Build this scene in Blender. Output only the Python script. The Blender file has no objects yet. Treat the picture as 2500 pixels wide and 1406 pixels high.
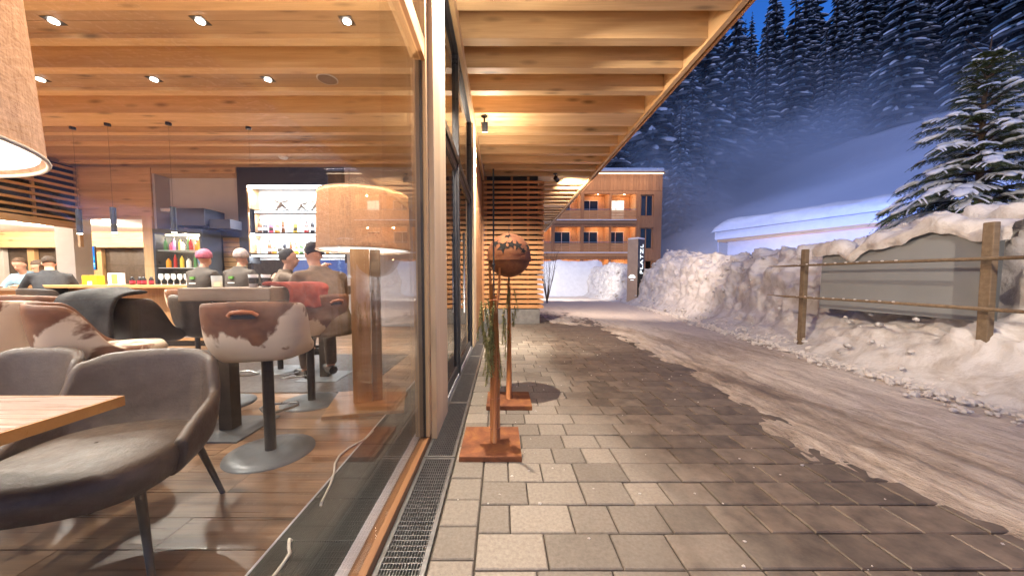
import bpy, bmesh, math, random
from mathutils import Vector, Matrix, noise
R=math.radians
S=bpy.context.scene; COL=S.collection
random.seed(7)
# ---------------------------------------------------------------- camera
cd=bpy.data.cameras.new('camera'); cam=bpy.data.objects.new('camera',cd); COL.objects.link(cam)
cd.sensor_width=36; cd.lens=12; cd.shift_x=.0104; cd.shift_y=.0124; cd.clip_start=.05; cd.clip_end=900
cam.location=(0,0,1.15); cam.rotation_euler=(R(90-3.3),0,0)
S.camera=cam
# ---------------------------------------------------------------- world: blue-hour sky
W=bpy.data.worlds.new('World'); S.world=W; W.use_nodes=True
nt=W.node_tree; nt.nodes.clear()
sk=nt.nodes.new('ShaderNodeTexSky'); sk.sky_type='NISHITA'; sk.sun_disc=False
sk.sun_elevation=R(8); sk.sun_rotation=R(250); sk.ozone_density=6; sk.dust_density=.2; sk.air_density=1.2; sk.altitude=1200
tint=nt.nodes.new('ShaderNodeMix'); tint.data_type='RGBA'; tint.blend_type='MULTIPLY'; tint.inputs[0].default_value=1
tint.inputs[7].default_value=(.62,.82,1.22,1)
bg=nt.nodes.new('ShaderNodeBackground'); bg.inputs[1].default_value=.15
out=nt.nodes.new('ShaderNodeOutputWorld')
nt.links.new(sk.outputs[0],tint.inputs[6]); nt.links.new(tint.outputs[2],bg.inputs[0]); nt.links.new(bg.outputs[0],out.inputs[0])
sd=bpy.data.lights.new('afterglow_sun','SUN'); sun=bpy.data.objects.new('afterglow_sun',sd); COL.objects.link(sun)
sd.energy=.45; sd.angle=R(30); sd.color=(1,.84,.92); sun.rotation_euler=Vector((.45,.62,-.64)).to_track_quat('-Z','Y').to_euler()
# ---------------------------------------------------------------- render settings
S.view_settings.view_transform='Standard'; S.view_settings.look='None'; S.view_settings.gamma=1
S.view_settings.exposure=0.6
S.render.engine='CYCLES'
cy=S.cycles; cy.use_denoising=True; cy.max_bounces=9; cy.diffuse_bounces=4; cy.glossy_bounces=4; cy.transmission_bounces=6
cy.transparent_max_bounces=14; cy.caustics_reflective=False; cy.caustics_refractive=False; cy.sample_clamp_indirect=4; cy.volume_bounces=1
try: cy.use_light_tree=True
except Exception: pass

# ================================================================ helpers
def link(o,parent=None):
    COL.objects.link(o)
    if parent: o.parent=parent
    return o
def tag(o,label=None,cat=None,group=None,kind=None):
    if label: o['label']=label
    if cat: o['category']=cat
    if group: o['group']=group
    if kind: o['kind']=kind
    return o
def thing(name,label,cat,loc=(0,0,0),rz=0,group=None):
    o=bpy.data.objects.new(name,None); o.empty_display_size=.1; COL.objects.link(o)
    o.location=loc; o.rotation_euler=(0,0,rz); return tag(o,label,cat,group)
def kids(o): return [c for c in bpy.data.objects if c.parent==o]
def copy_tree(o,parent=None,depth=0):
    c=o.copy(); COL.objects.link(c)
    if parent is not None: c.parent=parent
    for ch in list(o.children): copy_tree(ch,c)
    return c
class MB:
    def __init__(s): s.v=[];s.f=[];s.m=[]
    def add(s,vs,fs,m=0):
        b=len(s.v); s.v+=[tuple(x) for x in vs]; s.f+=[tuple(i+b for i in f) for f in fs]; s.m+=[m]*len(fs); return s
    def box(s,x0,y0,z0,x1,y1,z1,m=0):
        v=[(x,y,z) for z in (z0,z1) for y in (y0,y1) for x in (x0,x1)]
        return s.add(v,[(0,2,3,1),(4,5,7,6),(0,1,5,4),(2,6,7,3),(0,4,6,2),(1,3,7,5)],m)
    def obox(s,c,ax,ay,az,m=0):
        c=Vector(c);ax=Vector(ax);ay=Vector(ay);az=Vector(az)
        v=[c+ax*i+ay*j+az*k for k in (-1,1) for j in (-1,1) for i in (-1,1)]
        return s.add(v,[(0,2,3,1),(4,5,7,6),(0,1,5,4),(2,6,7,3),(0,4,6,2),(1,3,7,5)],m)
    def tube(s,pts,r,n=8,m=0,cap=True):
        pts=[Vector(p) for p in pts]; rs=r if isinstance(r,(list,tuple)) else [r]*len(pts)
        vs=[];fs=[]; up=None
        for i,p in enumerate(pts):
            d=(pts[min(i+1,len(pts)-1)]-pts[max(i-1,0)]).normalized()
            if up is None:
                up=Vector((0,0,1)) if abs(d.z)<.9 else Vector((1,0,0))
            a=d.cross(up).normalized(); b=a.cross(d).normalized(); up=b
            for k in range(n):
                t=2*math.pi*k/n; vs.append(p+(a*math.cos(t)+b*math.sin(t))*rs[i])
        for i in range(len(pts)-1):
            for k in range(n):
                fs.append((i*n+k,i*n+(k+1)%n,(i+1)*n+(k+1)%n,(i+1)*n+k))
        if cap: fs.append(tuple(range(n))); fs.append(tuple(range((len(pts)-1)*n,len(pts)*n))[::-1])
        return s.add(vs,fs,m)
    def lathe(s,prof,n=24,c=(0,0,0),m=0,closed=False):
        vs=[];fs=[];k0=len(prof)
        for j in range(n):
            t=2*math.pi*j/n
            for r,z in prof: vs.append((c[0]+r*math.cos(t),c[1]+r*math.sin(t),c[2]+z))
        for j in range(n):
            for i in range(k0-1):
                fs.append((j*k0+i,((j+1)%n)*k0+i,((j+1)%n)*k0+i+1,j*k0+i+1))
        return s.add(vs,fs,m)
    def ball(s,c,r,n=10,m=0,sc=(1,1,1),jit=0):
        vs=[];fs=[];h=max(4,n//2)
        for i in range(h+1):
            ph=math.pi*i/h
            for j in range(n):
                t=2*math.pi*j/n; q=1+random.uniform(-jit,jit)
                vs.append((c[0]+r*q*sc[0]*math.sin(ph)*math.cos(t),c[1]+r*q*sc[1]*math.sin(ph)*math.sin(t),c[2]+r*q*sc[2]*math.cos(ph)))
        for i in range(h):
            for j in range(n): fs.append((i*n+j,(i+1)*n+j,(i+1)*n+(j+1)%n,i*n+(j+1)%n))
        return s.add(vs,fs,m)
    def mesh(s,name,mats,smooth=False):
        me=bpy.data.meshes.new(name); me.from_pydata(s.v,[],s.f); 
        for m in (mats if isinstance(mats,(list,tuple)) else [mats]): me.materials.append(m)
        me.polygons.foreach_set('material_index',s.m)
        if smooth: me.polygons.foreach_set('use_smooth',[True]*len(s.f))
        me.validate(); me.update(); return me
    def build(s,name,mats,parent=None,smooth=False,bev=0,loc=None,sub=0,sol=0,weld=False,auto=False):
        o=bpy.data.objects.new(name,s.mesh(name,mats,smooth or auto)); link(o,parent)
        if loc: o.location=loc
        if weld:
            w=o.modifiers.new('weld','WELD'); w.merge_threshold=1e-5
        if sol:
            w=o.modifiers.new('thick','SOLIDIFY'); w.thickness=sol; w.offset=0
        if sub:
            w=o.modifiers.new('smooth','SUBSURF'); w.levels=sub; w.render_levels=sub
        if bev:
            w=o.modifiers.new('edge','BEVEL'); w.width=bev; w.segments=2; w.limit_method='ANGLE'; w.angle_limit=R(40)
        return o
def obj(name,me,parent=None,loc=None,rot=None,sc=None):
    o=bpy.data.objects.new(name,me); link(o,parent)
    if loc is not None: o.location=loc
    if rot is not None: o.rotation_euler=rot
    if sc is not None: o.scale=(sc,sc,sc) if not isinstance(sc,(tuple,list)) else sc
    return o
def bx(name,m,parent,x0,y0,z0,x1,y1,z1,bev=0):
    return MB().box(x0,y0,z0,x1,y1,z1).build(name,m,parent,bev=bev)
def spot(name,loc,target,power,color,deg,blend=.6,rad=.03,parent=None):
    l=bpy.data.lights.new(name,'SPOT'); l.energy=power; l.color=color; l.spot_size=R(deg); l.spot_blend=blend; l.shadow_soft_size=rad
    o=bpy.data.objects.new(name,l); link(o,parent); o.location=loc
    o.rotation_euler=(Vector(target)-Vector(loc)).to_track_quat('-Z','Y').to_euler(); return o
def point(name,loc,power,color,rad=.05,parent=None):
    l=bpy.data.lights.new(name,'POINT'); l.energy=power; l.color=color; l.shadow_soft_size=rad
    o=bpy.data.objects.new(name,l); link(o,parent); o.location=loc; return o
def area(name,loc,target,power,color,sx,sy,parent=None,spread=180):
    l=bpy.data.lights.new(name,'AREA'); l.shape='RECTANGLE'; l.size=sx; l.size_y=sy; l.energy=power; l.color=color; l.spread=R(spread)
    o=bpy.data.objects.new(name,l); link(o,parent); o.location=loc
    o.rotation_euler=(Vector(target)-Vector(loc)).to_track_quat('-Z','Y').to_euler(); return o
def fbm(p,o=4): return noise.fractal(Vector(p),1.0,2.0,o)

# ================================================================ materials
class NT:
    def __init__(s,name):
        s.m=bpy.data.materials.new(name); s.m.use_nodes=True; s.t=s.m.node_tree; s.t.nodes.clear()
        s.o=s.n('ShaderNodeOutputMaterial')
    def n(s,ty,**kw):
        x=s.t.nodes.new(ty)
        for k,v in kw.items(): setattr(x,k,v)
        return x
    def set(s,sock,v):
        if hasattr(v,'is_output') : s.t.links.new(v,sock)
        else: sock.default_value=v
    def p(s,base,rough=.6,metal=0,**kw):
        b=s.n('ShaderNodeBsdfPrincipled'); 
        s.set(b.inputs['Base Color'],c4(base) if isinstance(base,tuple) else base); s.set(b.inputs['Roughness'],rough); s.set(b.inputs['Metallic'],metal)
        for k,v in kw.items(): s.set(b.inputs[k],v)
        s.t.links.new(b.outputs[0],s.o.inputs[0]); s.b=b; return b
    def coord(s,kind='Object'): return s.n('ShaderNodeTexCoord').outputs[kind]
    def pos(s): return s.n('ShaderNodeNewGeometry').outputs['Position']
    def map(s,v,sc=(1,1,1),loc=(0,0,0)):
        m=s.n('ShaderNodeMapping'); s.set(m.inputs['Vector'],v); m.inputs['Scale'].default_value=sc; s.set(m.inputs['Location'],loc); return m.outputs[0]
    def noise(s,v,scale=5,detail=4,rough=.55,dist=0):
        x=s.n('ShaderNodeTexNoise'); s.set(x.inputs['Vector'],v); x.inputs['Scale'].default_value=scale; x.inputs['Detail'].default_value=detail
        x.inputs['Roughness'].default_value=rough; x.inputs['Distortion'].default_value=dist; return x.outputs['Fac']
    def vor(s,v,scale=5,feat='F1'):
        x=s.n('ShaderNodeTexVoronoi',feature=feat); s.set(x.inputs['Vector'],v); x.inputs['Scale'].default_value=scale; return x.outputs['Distance']
    def ramp(s,f,stops):
        x=s.n('ShaderNodeValToRGB'); s.set(x.inputs[0],f); e=x.color_ramp.elements
        while len(e)<len(stops): e.new(.5)
        for i,(p_,c) in enumerate(stops): e[i].position=p_; e[i].color=c4(c) if isinstance(c,tuple) else (c,c,c,1)
        return x.outputs[0]
    def mix(s,f,a,b,bt='MIX'):
        x=s.n('ShaderNodeMix',data_type='RGBA',blend_type=bt); s.set(x.inputs[0],f)
        s.set(x.inputs[6],c4(a) if isinstance(a,tuple) else a); s.set(x.inputs[7],c4(b) if isinstance(b,tuple) else b); return x.outputs[2]
    def math(s,op,a,b=0.,clamp=False):
        x=s.n('ShaderNodeMath',operation=op,use_clamp=clamp); s.set(x.inputs[0],a); s.set(x.inputs[1],b); return x.outputs[0]
    def rnd(s): return s.n('ShaderNodeObjectInfo').outputs['Random']
    def bump(s,h,strength=.3,dist=.01):
        x=s.n('ShaderNodeBump'); x.inputs['Strength'].default_value=strength; x.inputs['Distance'].default_value=dist; s.set(x.inputs['Height'],h)
        s.t.links.new(x.outputs[0],s.b.inputs['Normal'])
def c4(c): return tuple(c)[:3]+(1,)
def flat(name,c,rough=.5,metal=0,var=.12,sc=8,bump=.1,**kw):
    t=NT(name); v=t.coord(); f=t.noise(v,sc,5)
    a=tuple(x*(1-var) for x in c); b=tuple(min(1,x*(1+var)) for x in c)
    t.p(t.ramp(f,[(.3,a),(.7,b)]),t.ramp(t.noise(v,sc*2.3,3),[(.3,max(0,rough-.08)),(.7,min(1,rough+.08))]),metal,**kw)
    if bump: t.bump(t.noise(v,sc*6,4),bump,.004)
    return t.m
def emit(name,c,s):
    t=NT(name); e=t.n('ShaderNodeEmission'); e.inputs[0].default_value=c4(c); e.inputs[1].default_value=s
    t.t.links.new(e.outputs[0],t.o.inputs[0]); return t.m
def wood(name,c1,c2,ax='X',rough=.55,knots=.5,dark=None,gs=1.0,bump=.25,vary=.25):
    t=NT(name); v=t.coord(); r=t.rnd()
    off=t.n('ShaderNodeCombineXYZ'); 
    for i,k in enumerate((13.,7.,5.)): t.set(off.inputs[i],t.math('MULTIPLY',r,k))
    i='XYZ'.index(ax)
    def sc(al,ac): q=[ac*gs]*3; q[i]=al*gs; return tuple(q)
    g1=t.noise(t.map(v,sc(.5,7),off.outputs[0]),1.6,5,.6,.5)
    g2=t.noise(t.map(v,sc(1.1,45),off.outputs[0]),1.5,3,.6,.2)
    f=t.math('ADD',t.math('MULTIPLY',g1,.65),t.math('MULTIPLY',g2,.35))
    col=t.ramp(f,[(.33,c2),(.5,tuple((a+b)/2 for a,b in zip(c1,c2))),(.64,c1)])
    dk=dark or tuple(x*.35 for x in c2)
    if knots:
        k=t.vor(t.map(v,sc(1.5,5.5),off.outputs[0]),1.0)
        km=t.ramp(k,[(.07,1.),(.14,.5),(.25,0.)])
        col=t.mix(t.math('MULTIPLY',km,knots),col,dk)
    hv=t.n('ShaderNodeHueSaturation'); t.set(hv.inputs['Value'],t.math('ADD',1-vary/2,t.math('MULTIPLY',r,vary))); t.set(hv.inputs['Color'],col)
    t.p(hv.outputs[0],t.ramp(g2,[(.3,rough-.08),(.7,min(1,rough+.1))]))
    t.bump(t.math('ADD',g2,t.math('MULTIPLY',g1,.5)),bump,.004)
    return t.m
SP1=(.72,.49,.26); SP2=(.55,.34,.16)
M={}
for a in 'XYZ': M['spruce'+a]=wood('spruce_wood_'+a,SP1,SP2,a,.5,.8)
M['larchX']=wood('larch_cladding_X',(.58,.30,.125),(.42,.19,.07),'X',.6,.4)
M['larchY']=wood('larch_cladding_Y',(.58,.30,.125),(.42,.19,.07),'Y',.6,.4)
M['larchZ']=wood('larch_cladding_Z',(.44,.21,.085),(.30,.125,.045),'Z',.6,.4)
M['sawnZ']=wood('rough_sawn_spruce',(.86,.66,.42),(.72,.50,.28),'Z',.7,.3,gs=.8,bump=.7)
M['floor']=wood('oak_floor',(.36,.215,.12),(.15,.08,.042),'X',.33,.9,gs=.8,vary=.6)
M['tabletop']=wood('dull_table_oak',(.31,.205,.155),(.25,.16,.115),'X',.28,.4)
M['edgeband']=wood('orange_table_edge',(.50,.22,.05),(.40,.16,.03),'X',.35,.3)
M['sill']=wood('dark_oiled_sill',(.25,.12,.048),(.16,.07,.025),'Y',.5,.4)
M['oakX']=wood('oiled_oak_X',(.50,.27,.12),(.36,.18,.07),'X',.35,.5)
M['oakY']=wood('oiled_oak_Y',(.50,.27,.12),(.36,.18,.07),'Y',.35,.5)
M['oakZ']=wood('oiled_oak_Z',(.52,.30,.14),(.40,.20,.08),'Z',.4,.5)
M['greyoak']=wood('weathered_oak',(.30,.22,.15),(.19,.13,.085),'X',.55,.6)
M['willow']=wood('willow_rod',(.50,.19,.05),(.28,.09,.02),'Z',.5,.5,gs=2)
M['fencewood']=wood('fence_wood',(.25,.18,.11),(.14,.095,.055),'X',.75,.4,gs=2)
M['bark']=flat('spruce_bark',(.10,.065,.045),.9,0,.4,12,.8)
M['steel']=flat('brushed_steel',(.42,.43,.44),.35,.9,.1,6,.1)
M['galv']=flat('galvanised_steel',(.33,.335,.34),.36,.85,.12,20,.15)
M['baseplate']=flat('blue_grey_steel',(.125,.135,.145),.45,.2,.05,5,0)
M['black']=flat('black_metal',(.022,.022,.024),.4,.4,.2,10,.05)
M['bronze']=flat('dark_bronze_metal',(.075,.062,.048),.4,.6,.2,8,.05)
M['anth']=flat('anthracite_frame',(.045,.045,.05),.35,.3,.15,8,.05)
M['alu']=flat('anodised_aluminium',(.62,.61,.63),.42,.3,.04,8,0)
M['white']=flat('white_plaster',(.76,.75,.74),.7,0,.04,4,.1)
M['greywall']=flat('grey_plaster',(.46,.44,.45),.75,0,.05,3,.1)
M['darkpanel']=flat('anthracite_panel',(.045,.05,.058),.35,0,.15,4,.05)
M['concrete']=flat('grey_concrete',(.20,.19,.18),.8,0,.2,7,.4)
M['leather']=flat('grey_brown_leather',(.090,.064,.047),.5,0,.22,14,.5)
M['leatherdk']=flat('dark_brown_leather',(.036,.026,.022),.5,0,.3,10,.4)
M['strap']=flat('tan_leather_strap',(.42,.14,.05),.45,0,.15,10,.2)
M['chairleg']=flat('bronze_chair_leg',(.06,.05,.04),.4,.5,.1,8,.05)
M['twig']=flat('green_fir_twig',(.24,.22,.075),.8,0,.5,30,.1)
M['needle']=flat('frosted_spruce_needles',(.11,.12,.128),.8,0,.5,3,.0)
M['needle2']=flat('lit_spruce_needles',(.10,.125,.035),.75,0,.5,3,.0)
M['cable']=flat('cream_cable',(.75,.68,.56),.5,0,.05,8,0)
M['red']=flat('red_cloth',(.33,.05,.03),.8,0,.25,12,.4)
M['glassware']=NT('clear_glassware').m
t=NT('clear_glassware2'); b=t.p((.9,.95,.95),.08); b.inputs['Alpha'].default_value=.45; M['glassware']=t.m
# rusty steel
t=NT('rusty_steel'); v=t.coord(); f=t.noise(v,7,6,.65,.6)
t.p(t.ramp(f,[(.3,(.13,.048,.022)),(.5,(.24,.085,.034)),(.62,(.30,.12,.04)),(.78,(.48,.22,.06))]),.75,.15); t.bump(t.noise(v,60,5),.3,.004); M['rust']=t.m
# burlap shade
t=NT('burlap_shade'); v=t.coord(); w1=t.noise(t.map(v,(1,1,6)),28,4,.7); w2=t.noise(t.map(v,(6,6,1)),28,4,.7)
wv=t.math('ADD',t.math('MULTIPLY',w1,.5),t.math('MULTIPLY',w2,.5))
col=t.ramp(wv,[(.36,(.27,.155,.095)),(.64,(.60,.395,.27))])
d=t.n('ShaderNodeBsdfDiffuse'); tr=t.n('ShaderNodeBsdfTranslucent'); mx=t.n('ShaderNodeMixShader'); mx.inputs[0].default_value=.42
t.set(d.inputs[0],col); t.set(tr.inputs[0],col); t.t.links.new(d.outputs[0],mx.inputs[1]); t.t.links.new(tr.outputs[0],mx.inputs[2]); t.t.links.new(mx.outputs[0],t.o.inputs[0]); M['burlap']=t.m
# cowhide with big ragged patches
t=NT('cowhide'); v=t.coord(); r=t.rnd(); off=t.n('ShaderNodeCombineXYZ')
for i,k in enumerate((31.,17.,23.)): t.set(off.inputs[i],t.math('MULTIPLY',r,k))
sz=t.n('ShaderNodeSeparateXYZ'); t.set(sz.inputs[0],v); f=t.math('ADD',t.noise(t.map(v,(1,1,1),off.outputs[0]),2.6,5,.55,.35),t.math('MULTIPLY',t.math('SUBTRACT',sz.outputs[2],.80),.60))
pm=t.ramp(f,[(.485,0.),(.515,1.)])
t.p(t.mix(pm,(.70,.56,.40),t.ramp(t.noise(v,9,4),[(.3,(.10,.038,.018)),(.7,(.23,.095,.042))])),.6); t.bump(t.noise(t.map(v,(8,8,2)),30,4),.25,.004); M['cow']=t.m
# pavers (stains in world position: wet towards the street)
def paver_mat(name,joint=False):
    t=NT(name); P=t.pos(); r=t.rnd(); sx=t.n('ShaderNodeSeparateXYZ'); t.set(sx.inputs[0],P)
    n1=t.noise(t.map(P,(1,.45,1)),1.5,5,.6,.4)
    wet=t.math('ADD',t.math('MULTIPLY',sx.outputs[0],.62),t.math('SUBTRACT',t.math('MULTIPLY',n1,1.5),.93))
    # light worn strip along the facade further up
    wetm=t.ramp(wet,[(.0,0.),(.55,1.)])
    fine=t.noise(P,55,4,.7)
    dry=t.ramp(fine,[(.3,(.19,.162,.13)),(.7,(.285,.248,.205))])
    wetc=t.ramp(t.noise(P,9,5,.65),[(.3,(.060,.045,.032)),(.7,(.165,.125,.092))])
    col=t.mix(wetm,dry,wetc)
    hv=t.n('ShaderNodeHueSaturation'); t.set(hv.inputs['Value'],t.math('ADD',.72,t.math('MULTIPLY',r,.5))); t.set(hv.inputs['Color'],col)
    sp=t.ramp(t.vor(P,26),[(.05,1.),(.09,0.)]); msk=t.ramp(t.noise(P,3,2),[(.55,0.),(.62,1.)])
    col=t.mix(t.math('MULTIPLY',sp,msk),hv.outputs[0],(.10,.09,.08))
    t.p(col,t.ramp(wet,[(0.,.82),(.6,.5)])); t.bump(fine,.35,.004); return t.m
M['paver']=paver_mat('concrete_paver')
M['joint']=flat('sand_joint',(.055,.045,.035),.95,0,.3,30,.3)
# snow
def snow_mat(name,c,dirt=None,amt=.5,sc=3,gl=.55):
    t=NT(name); v=t.coord(); f=t.noise(v,sc,6,.65,.3)
    col=t.ramp(f,[(.3,tuple(x*.86 for x in c)),(.7,c)])
    if dirt:
        dm=t.ramp(t.noise(v,sc*1.3,7,.7,.8),[(.45,0.),(.68,1.)]); col=t.mix(t.math('MULTIPLY',dm,amt),col,dirt)
    t.p(col,gl); t.b.inputs['Specular IOR Level'].default_value=.25
    t.bump(t.noise(v,sc*9,6,.7),.5,.03); return t.m
M['snow']=snow_mat('clean_snow',(.80,.81,.83))
M['banksnow']=snow_mat('ploughed_snow',(.68,.645,.61),(.34,.28,.225),.7,2.6)
M['farsnow']=snow_mat('piste_snow',(.80,.82,.86),None,0,.05)
t=NT('dirty_packed_snow'); P=t.pos(); a=t.map(P,(1.0,.16,1)); f1=t.noise(a,2.6,7,.68,.6); f2=t.noise(t.map(P,(1,.35,1)),12,5,.7,.3)
sx=t.n('ShaderNodeSeparateXYZ'); t.set(sx.inputs[0],P)
ed=t.math('ADD',t.math('MULTIPLY',t.math('SUBTRACT',sx.outputs[0],3.1),.08),t.math('MINIMUM',t.math('MAXIMUM',t.math('MULTIPLY',t.math('SUBTRACT',sx.outputs[1],6.5),.05),0.),.26))  # darker towards the pavers; brightness of the lit far lane painted in with distance
f3=t.noise(t.map(P,(1,.5,1)),38,4,.75)
f=t.math('ADD',t.math('ADD',t.math('ADD',t.math('MULTIPLY',f1,.80),t.math('MULTIPLY',f2,.36)),t.math('MULTIPLY',f3,.26)),t.math('SUBTRACT',ed,.135))
t.p(t.ramp(f,[(.33,(.075,.053,.036)),(.44,(.19,.142,.105)),(.55,(.36,.29,.23)),(.74,(.60,.52,.45))]),t.ramp(f,[(.4,.42),(.6,.7)])); t.bump(t.math('ADD',t.math('ADD',f1,t.math('MULTIPLY',f2,.6)),t.math('MULTIPLY',f3,.4)),1.0,.04); M['road']=t.m
M['chunk']=snow_mat('snow_crumb',(.72,.66,.60),None,0,9)
# architectural glass: clear sheet with a Fresnel mirror
def glass(name,tint=(1,1,1),r0=.05,gain=1.0):
    t=NT(name); g=t.n('ShaderNodeNewGeometry'); dt=t.n('ShaderNodeVectorMath',operation='DOT_PRODUCT')
    t.set(dt.inputs[0],g.outputs['Normal']); t.set(dt.inputs[1],g.outputs['Incoming'])
    cs=t.math('ABSOLUTE',dt.outputs['Value']); om=t.math('SUBTRACT',1.,cs,True); p5=t.math('POWER',om,4.5)
    fr=t.math('ADD',r0,t.math('MULTIPLY',p5,(1-r0)*gain),True)
    tr=t.n('ShaderNodeBsdfTransparent'); tr.inputs[0].default_value=c4(tint); gl=t.n('ShaderNodeBsdfGlossy'); gl.inputs['Roughness'].default_value=.0
    mx=t.n('ShaderNodeMixShader'); t.set(mx.inputs[0],fr); t.t.links.new(tr.outputs[0],mx.inputs[1]); t.t.links.new(gl.outputs[0],mx.inputs[2]); t.t.links.new(mx.outputs[0],t.o.inputs[0])
    return t.m
M['glass']=glass('window_glass',(.985,.99,.985),.035)
M['glassdk']=glass('tinted_door_glass',(.55,.56,.57),.06)
M['led']=emit('warm_led',(1,.80,.55),9)
M['ledwhite']=emit('white_led',(.95,.97,1),5)
M['bulb']=emit('lamp_lens',(1,.93,.82),30)
M['diffuser']=emit('lamp_diffuser',(1,.92,.82),1.7)
M['screen']=None
WARM=(1,.72,.44); NEUT=(1,.86,.70)
t=NT('dark_window_pane'); t.p((.02,.025,.03),.08); M['darkpane']=t.m
M['litpane']=emit('lit_window',(1,.86,.70),1.3)
M['ledstrip']=emit('cornice_led',(1,.80,.55),4)
M['candle']=emit('candle_glow',(1,.65,.25),3)
M['yellow']=flat('yellow_plastic',(.80,.55,.02),.4); M['orange']=flat('orange_print',(.75,.36,.10),.5); M['redplastic']=flat('red_label',(.6,.03,.05),.4)
M['silver']=flat('silver_glitter',(.46,.44,.42),.45,.5,.3,60,.6); M['whiteb']=flat('white_back_panel',(.85,.86,.87),.5,0,.03,3,0)
M['mirror']=flat('mirror_back',(.75,.70,.60),.12,.9,.05,3,0); M['bluesteel']=flat('blue_grey_hood',(.075,.08,.105),.35,.3,.15,4,.05)
M['greyoak2']=flat('speaker_grille',(.16,.12,.10),.6,0,.15,90,.6); M['lips']=flat('lips',(.35,.10,.08),.5); M['emblem']=flat('green_emblem',(.10,.28,.05),.6)
M['phone']=emit('phone_screen',(.45,.65,1),3)
t=NT('television_picture'); v=t.coord(); e=t.n('ShaderNodeEmission'); t.set(e.inputs[0],t.ramp(t.noise(t.map(v,(1,1,3)),2.2,2),[(.40,(.0,.12,.65)),(.52,(.01,.35,.95)),(.62,(.6,.9,1.))])); e.inputs[1].default_value=2.2
t.t.links.new(e.outputs[0],t.o.inputs[0]); M['tv']=t.m
M['signbrown']=flat('brown_sign_metal',(.36,.27,.20),.5,.0,.1,4,.05)
M['glassdbl']=glass('overlapping_leaf_glass',(.985,.98,.97),.02,.35)
M['hole']=flat('dark_opening',(.012,.010,.009),.95,0,.1,5,0)
M['gapgrey']=flat('convector_base',(.05,.053,.047),.6,.2,.1,5,0)
M['ceilboard']=wood('brown_ceiling_board',(.47,.31,.18),(.34,.21,.115),'X',.6,.9)
# ================================================================ SETTING: terrain, paving, road, bank
def terrain_z(x,y):
    pist=.42*(x-10)+.10*(y-20)
    yb=66
    up=max(0,y-yb); up=min(up,30)
    far=max(0,y-34)*.10
    z=max(pist if x>10 else -1,0)
    k=min(1,max(0,(x-9)/12.)); 
    z=pist*k if pist>0 else 0
    z=max(0,z)+.50*up*(min(1,max(.25,(x+25)/60.)))
    z+=far*(1-k)
    if y>97: z-= (y-97)*.6
    return z
def terrain():
    b=MB(); xs=[-60+3.0*i for i in range(0,78)]; ys=[17+2.5*j for j in range(0,58)]
    for y in ys:
        for x in xs:
            z=terrain_z(x,y); am=min(1,max(0,(y-30)/30)); 
            b.v.append((x,y,z-.10+am*1.4*fbm((x*.06,y*.06,0),4)+.25*noise.noise(Vector((x*.11,y*.11,3)))*min(1,max(0,z))))
    n=len(xs)
    for j in range(len(ys)-1):
        for i in range(n-1):
            b.f.append((j*n+i,j*n+i+1,(j+1)*n+i+1,(j+1)*n+i)); b.m.append(0)
    o=b.build('hillside',M['farsnow'],smooth=True); tag(o,'smooth blue snow slope rising behind the pool house',kind='structure')
terrain()
g=MB(); g.add([(-400,-400,-.16),(400,-400,-.16),(400,500,-.16),(-400,500,-.16)],[(0,1,2,3)])
tag(g.build('ground',M['snow']),'flat snowy valley ground under everything',kind='structure')
# --- pavement: bedding + individual pavers
pav=bx('pavement',M['joint'],None,-.30,-1.2,-.13,2.75,13.0,-.012); tag(pav,'concrete block pavement along the glass facade',kind='structure')
PM={}
def paver_mesh(l,w):
    k=(round(l,3),round(w,3))
    if k not in PM:
        b=bmesh.new(); bmesh.ops.create_cube(b,size=1); bmesh.ops.scale(b,vec=(l-.007,w-.007,.05),verts=b.verts)
        top=[e for e in b.edges if all(v.co.z>0 for v in e.verts)]
        bmesh.ops.bevel(b,geom=top,offset=.005,segments=1,affect='EDGES')
        me=bpy.data.meshes.new('paver'); b.to_mesh(me); b.free(); me.materials.append(M['paver']); PM[k]=me
    return PM[k]
pend=[]
y=-.6
while y<9:
    pend.append((-.2025,y+.0975,.185,.195)); y+=.195
y=-.69; row=0
while y<12.6:
    x=-.108; w=.199
    xe=2.35+.25*noise.noise(Vector((0,y*.7,2)))+(.0 if y<7 else .2)
    last=None
    while x<xe:
        l=random.choice([.2,.3,.3,.2,.4,.25]) if x>-.1 else random.choice([.15,.2,.3,.25])
        if not(y>9.0 and x+l/2<1.06): pend.append((x+l/2,y+w/2,l,w))
        x+=l
    y+=w; row+=1
pend.sort(key=lambda q:(q[0]**2+q[1]**2+1.3)**.5 if q[1]>1.1 else 50)
stuffb=MB()
for i,(x,y,l,w) in enumerate(pend):
    dz=random.uniform(-.0025,.0025)
    if i<290:
        o=obj('paver',paver_mesh(l,w),pav,(x,y,-.025+dz),(random.uniform(-.006,.006),random.uniform(-.005,.005),random.uniform(-.006,.006)))
    else:
        stuffb.box(x-l/2+.0035,y-w/2+.0035,-.05,x+l/2-.0035,y+w/2-.0035,dz)
o=stuffb.build('paver',M['paver'],pav); tag(o,kind='stuff')
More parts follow.
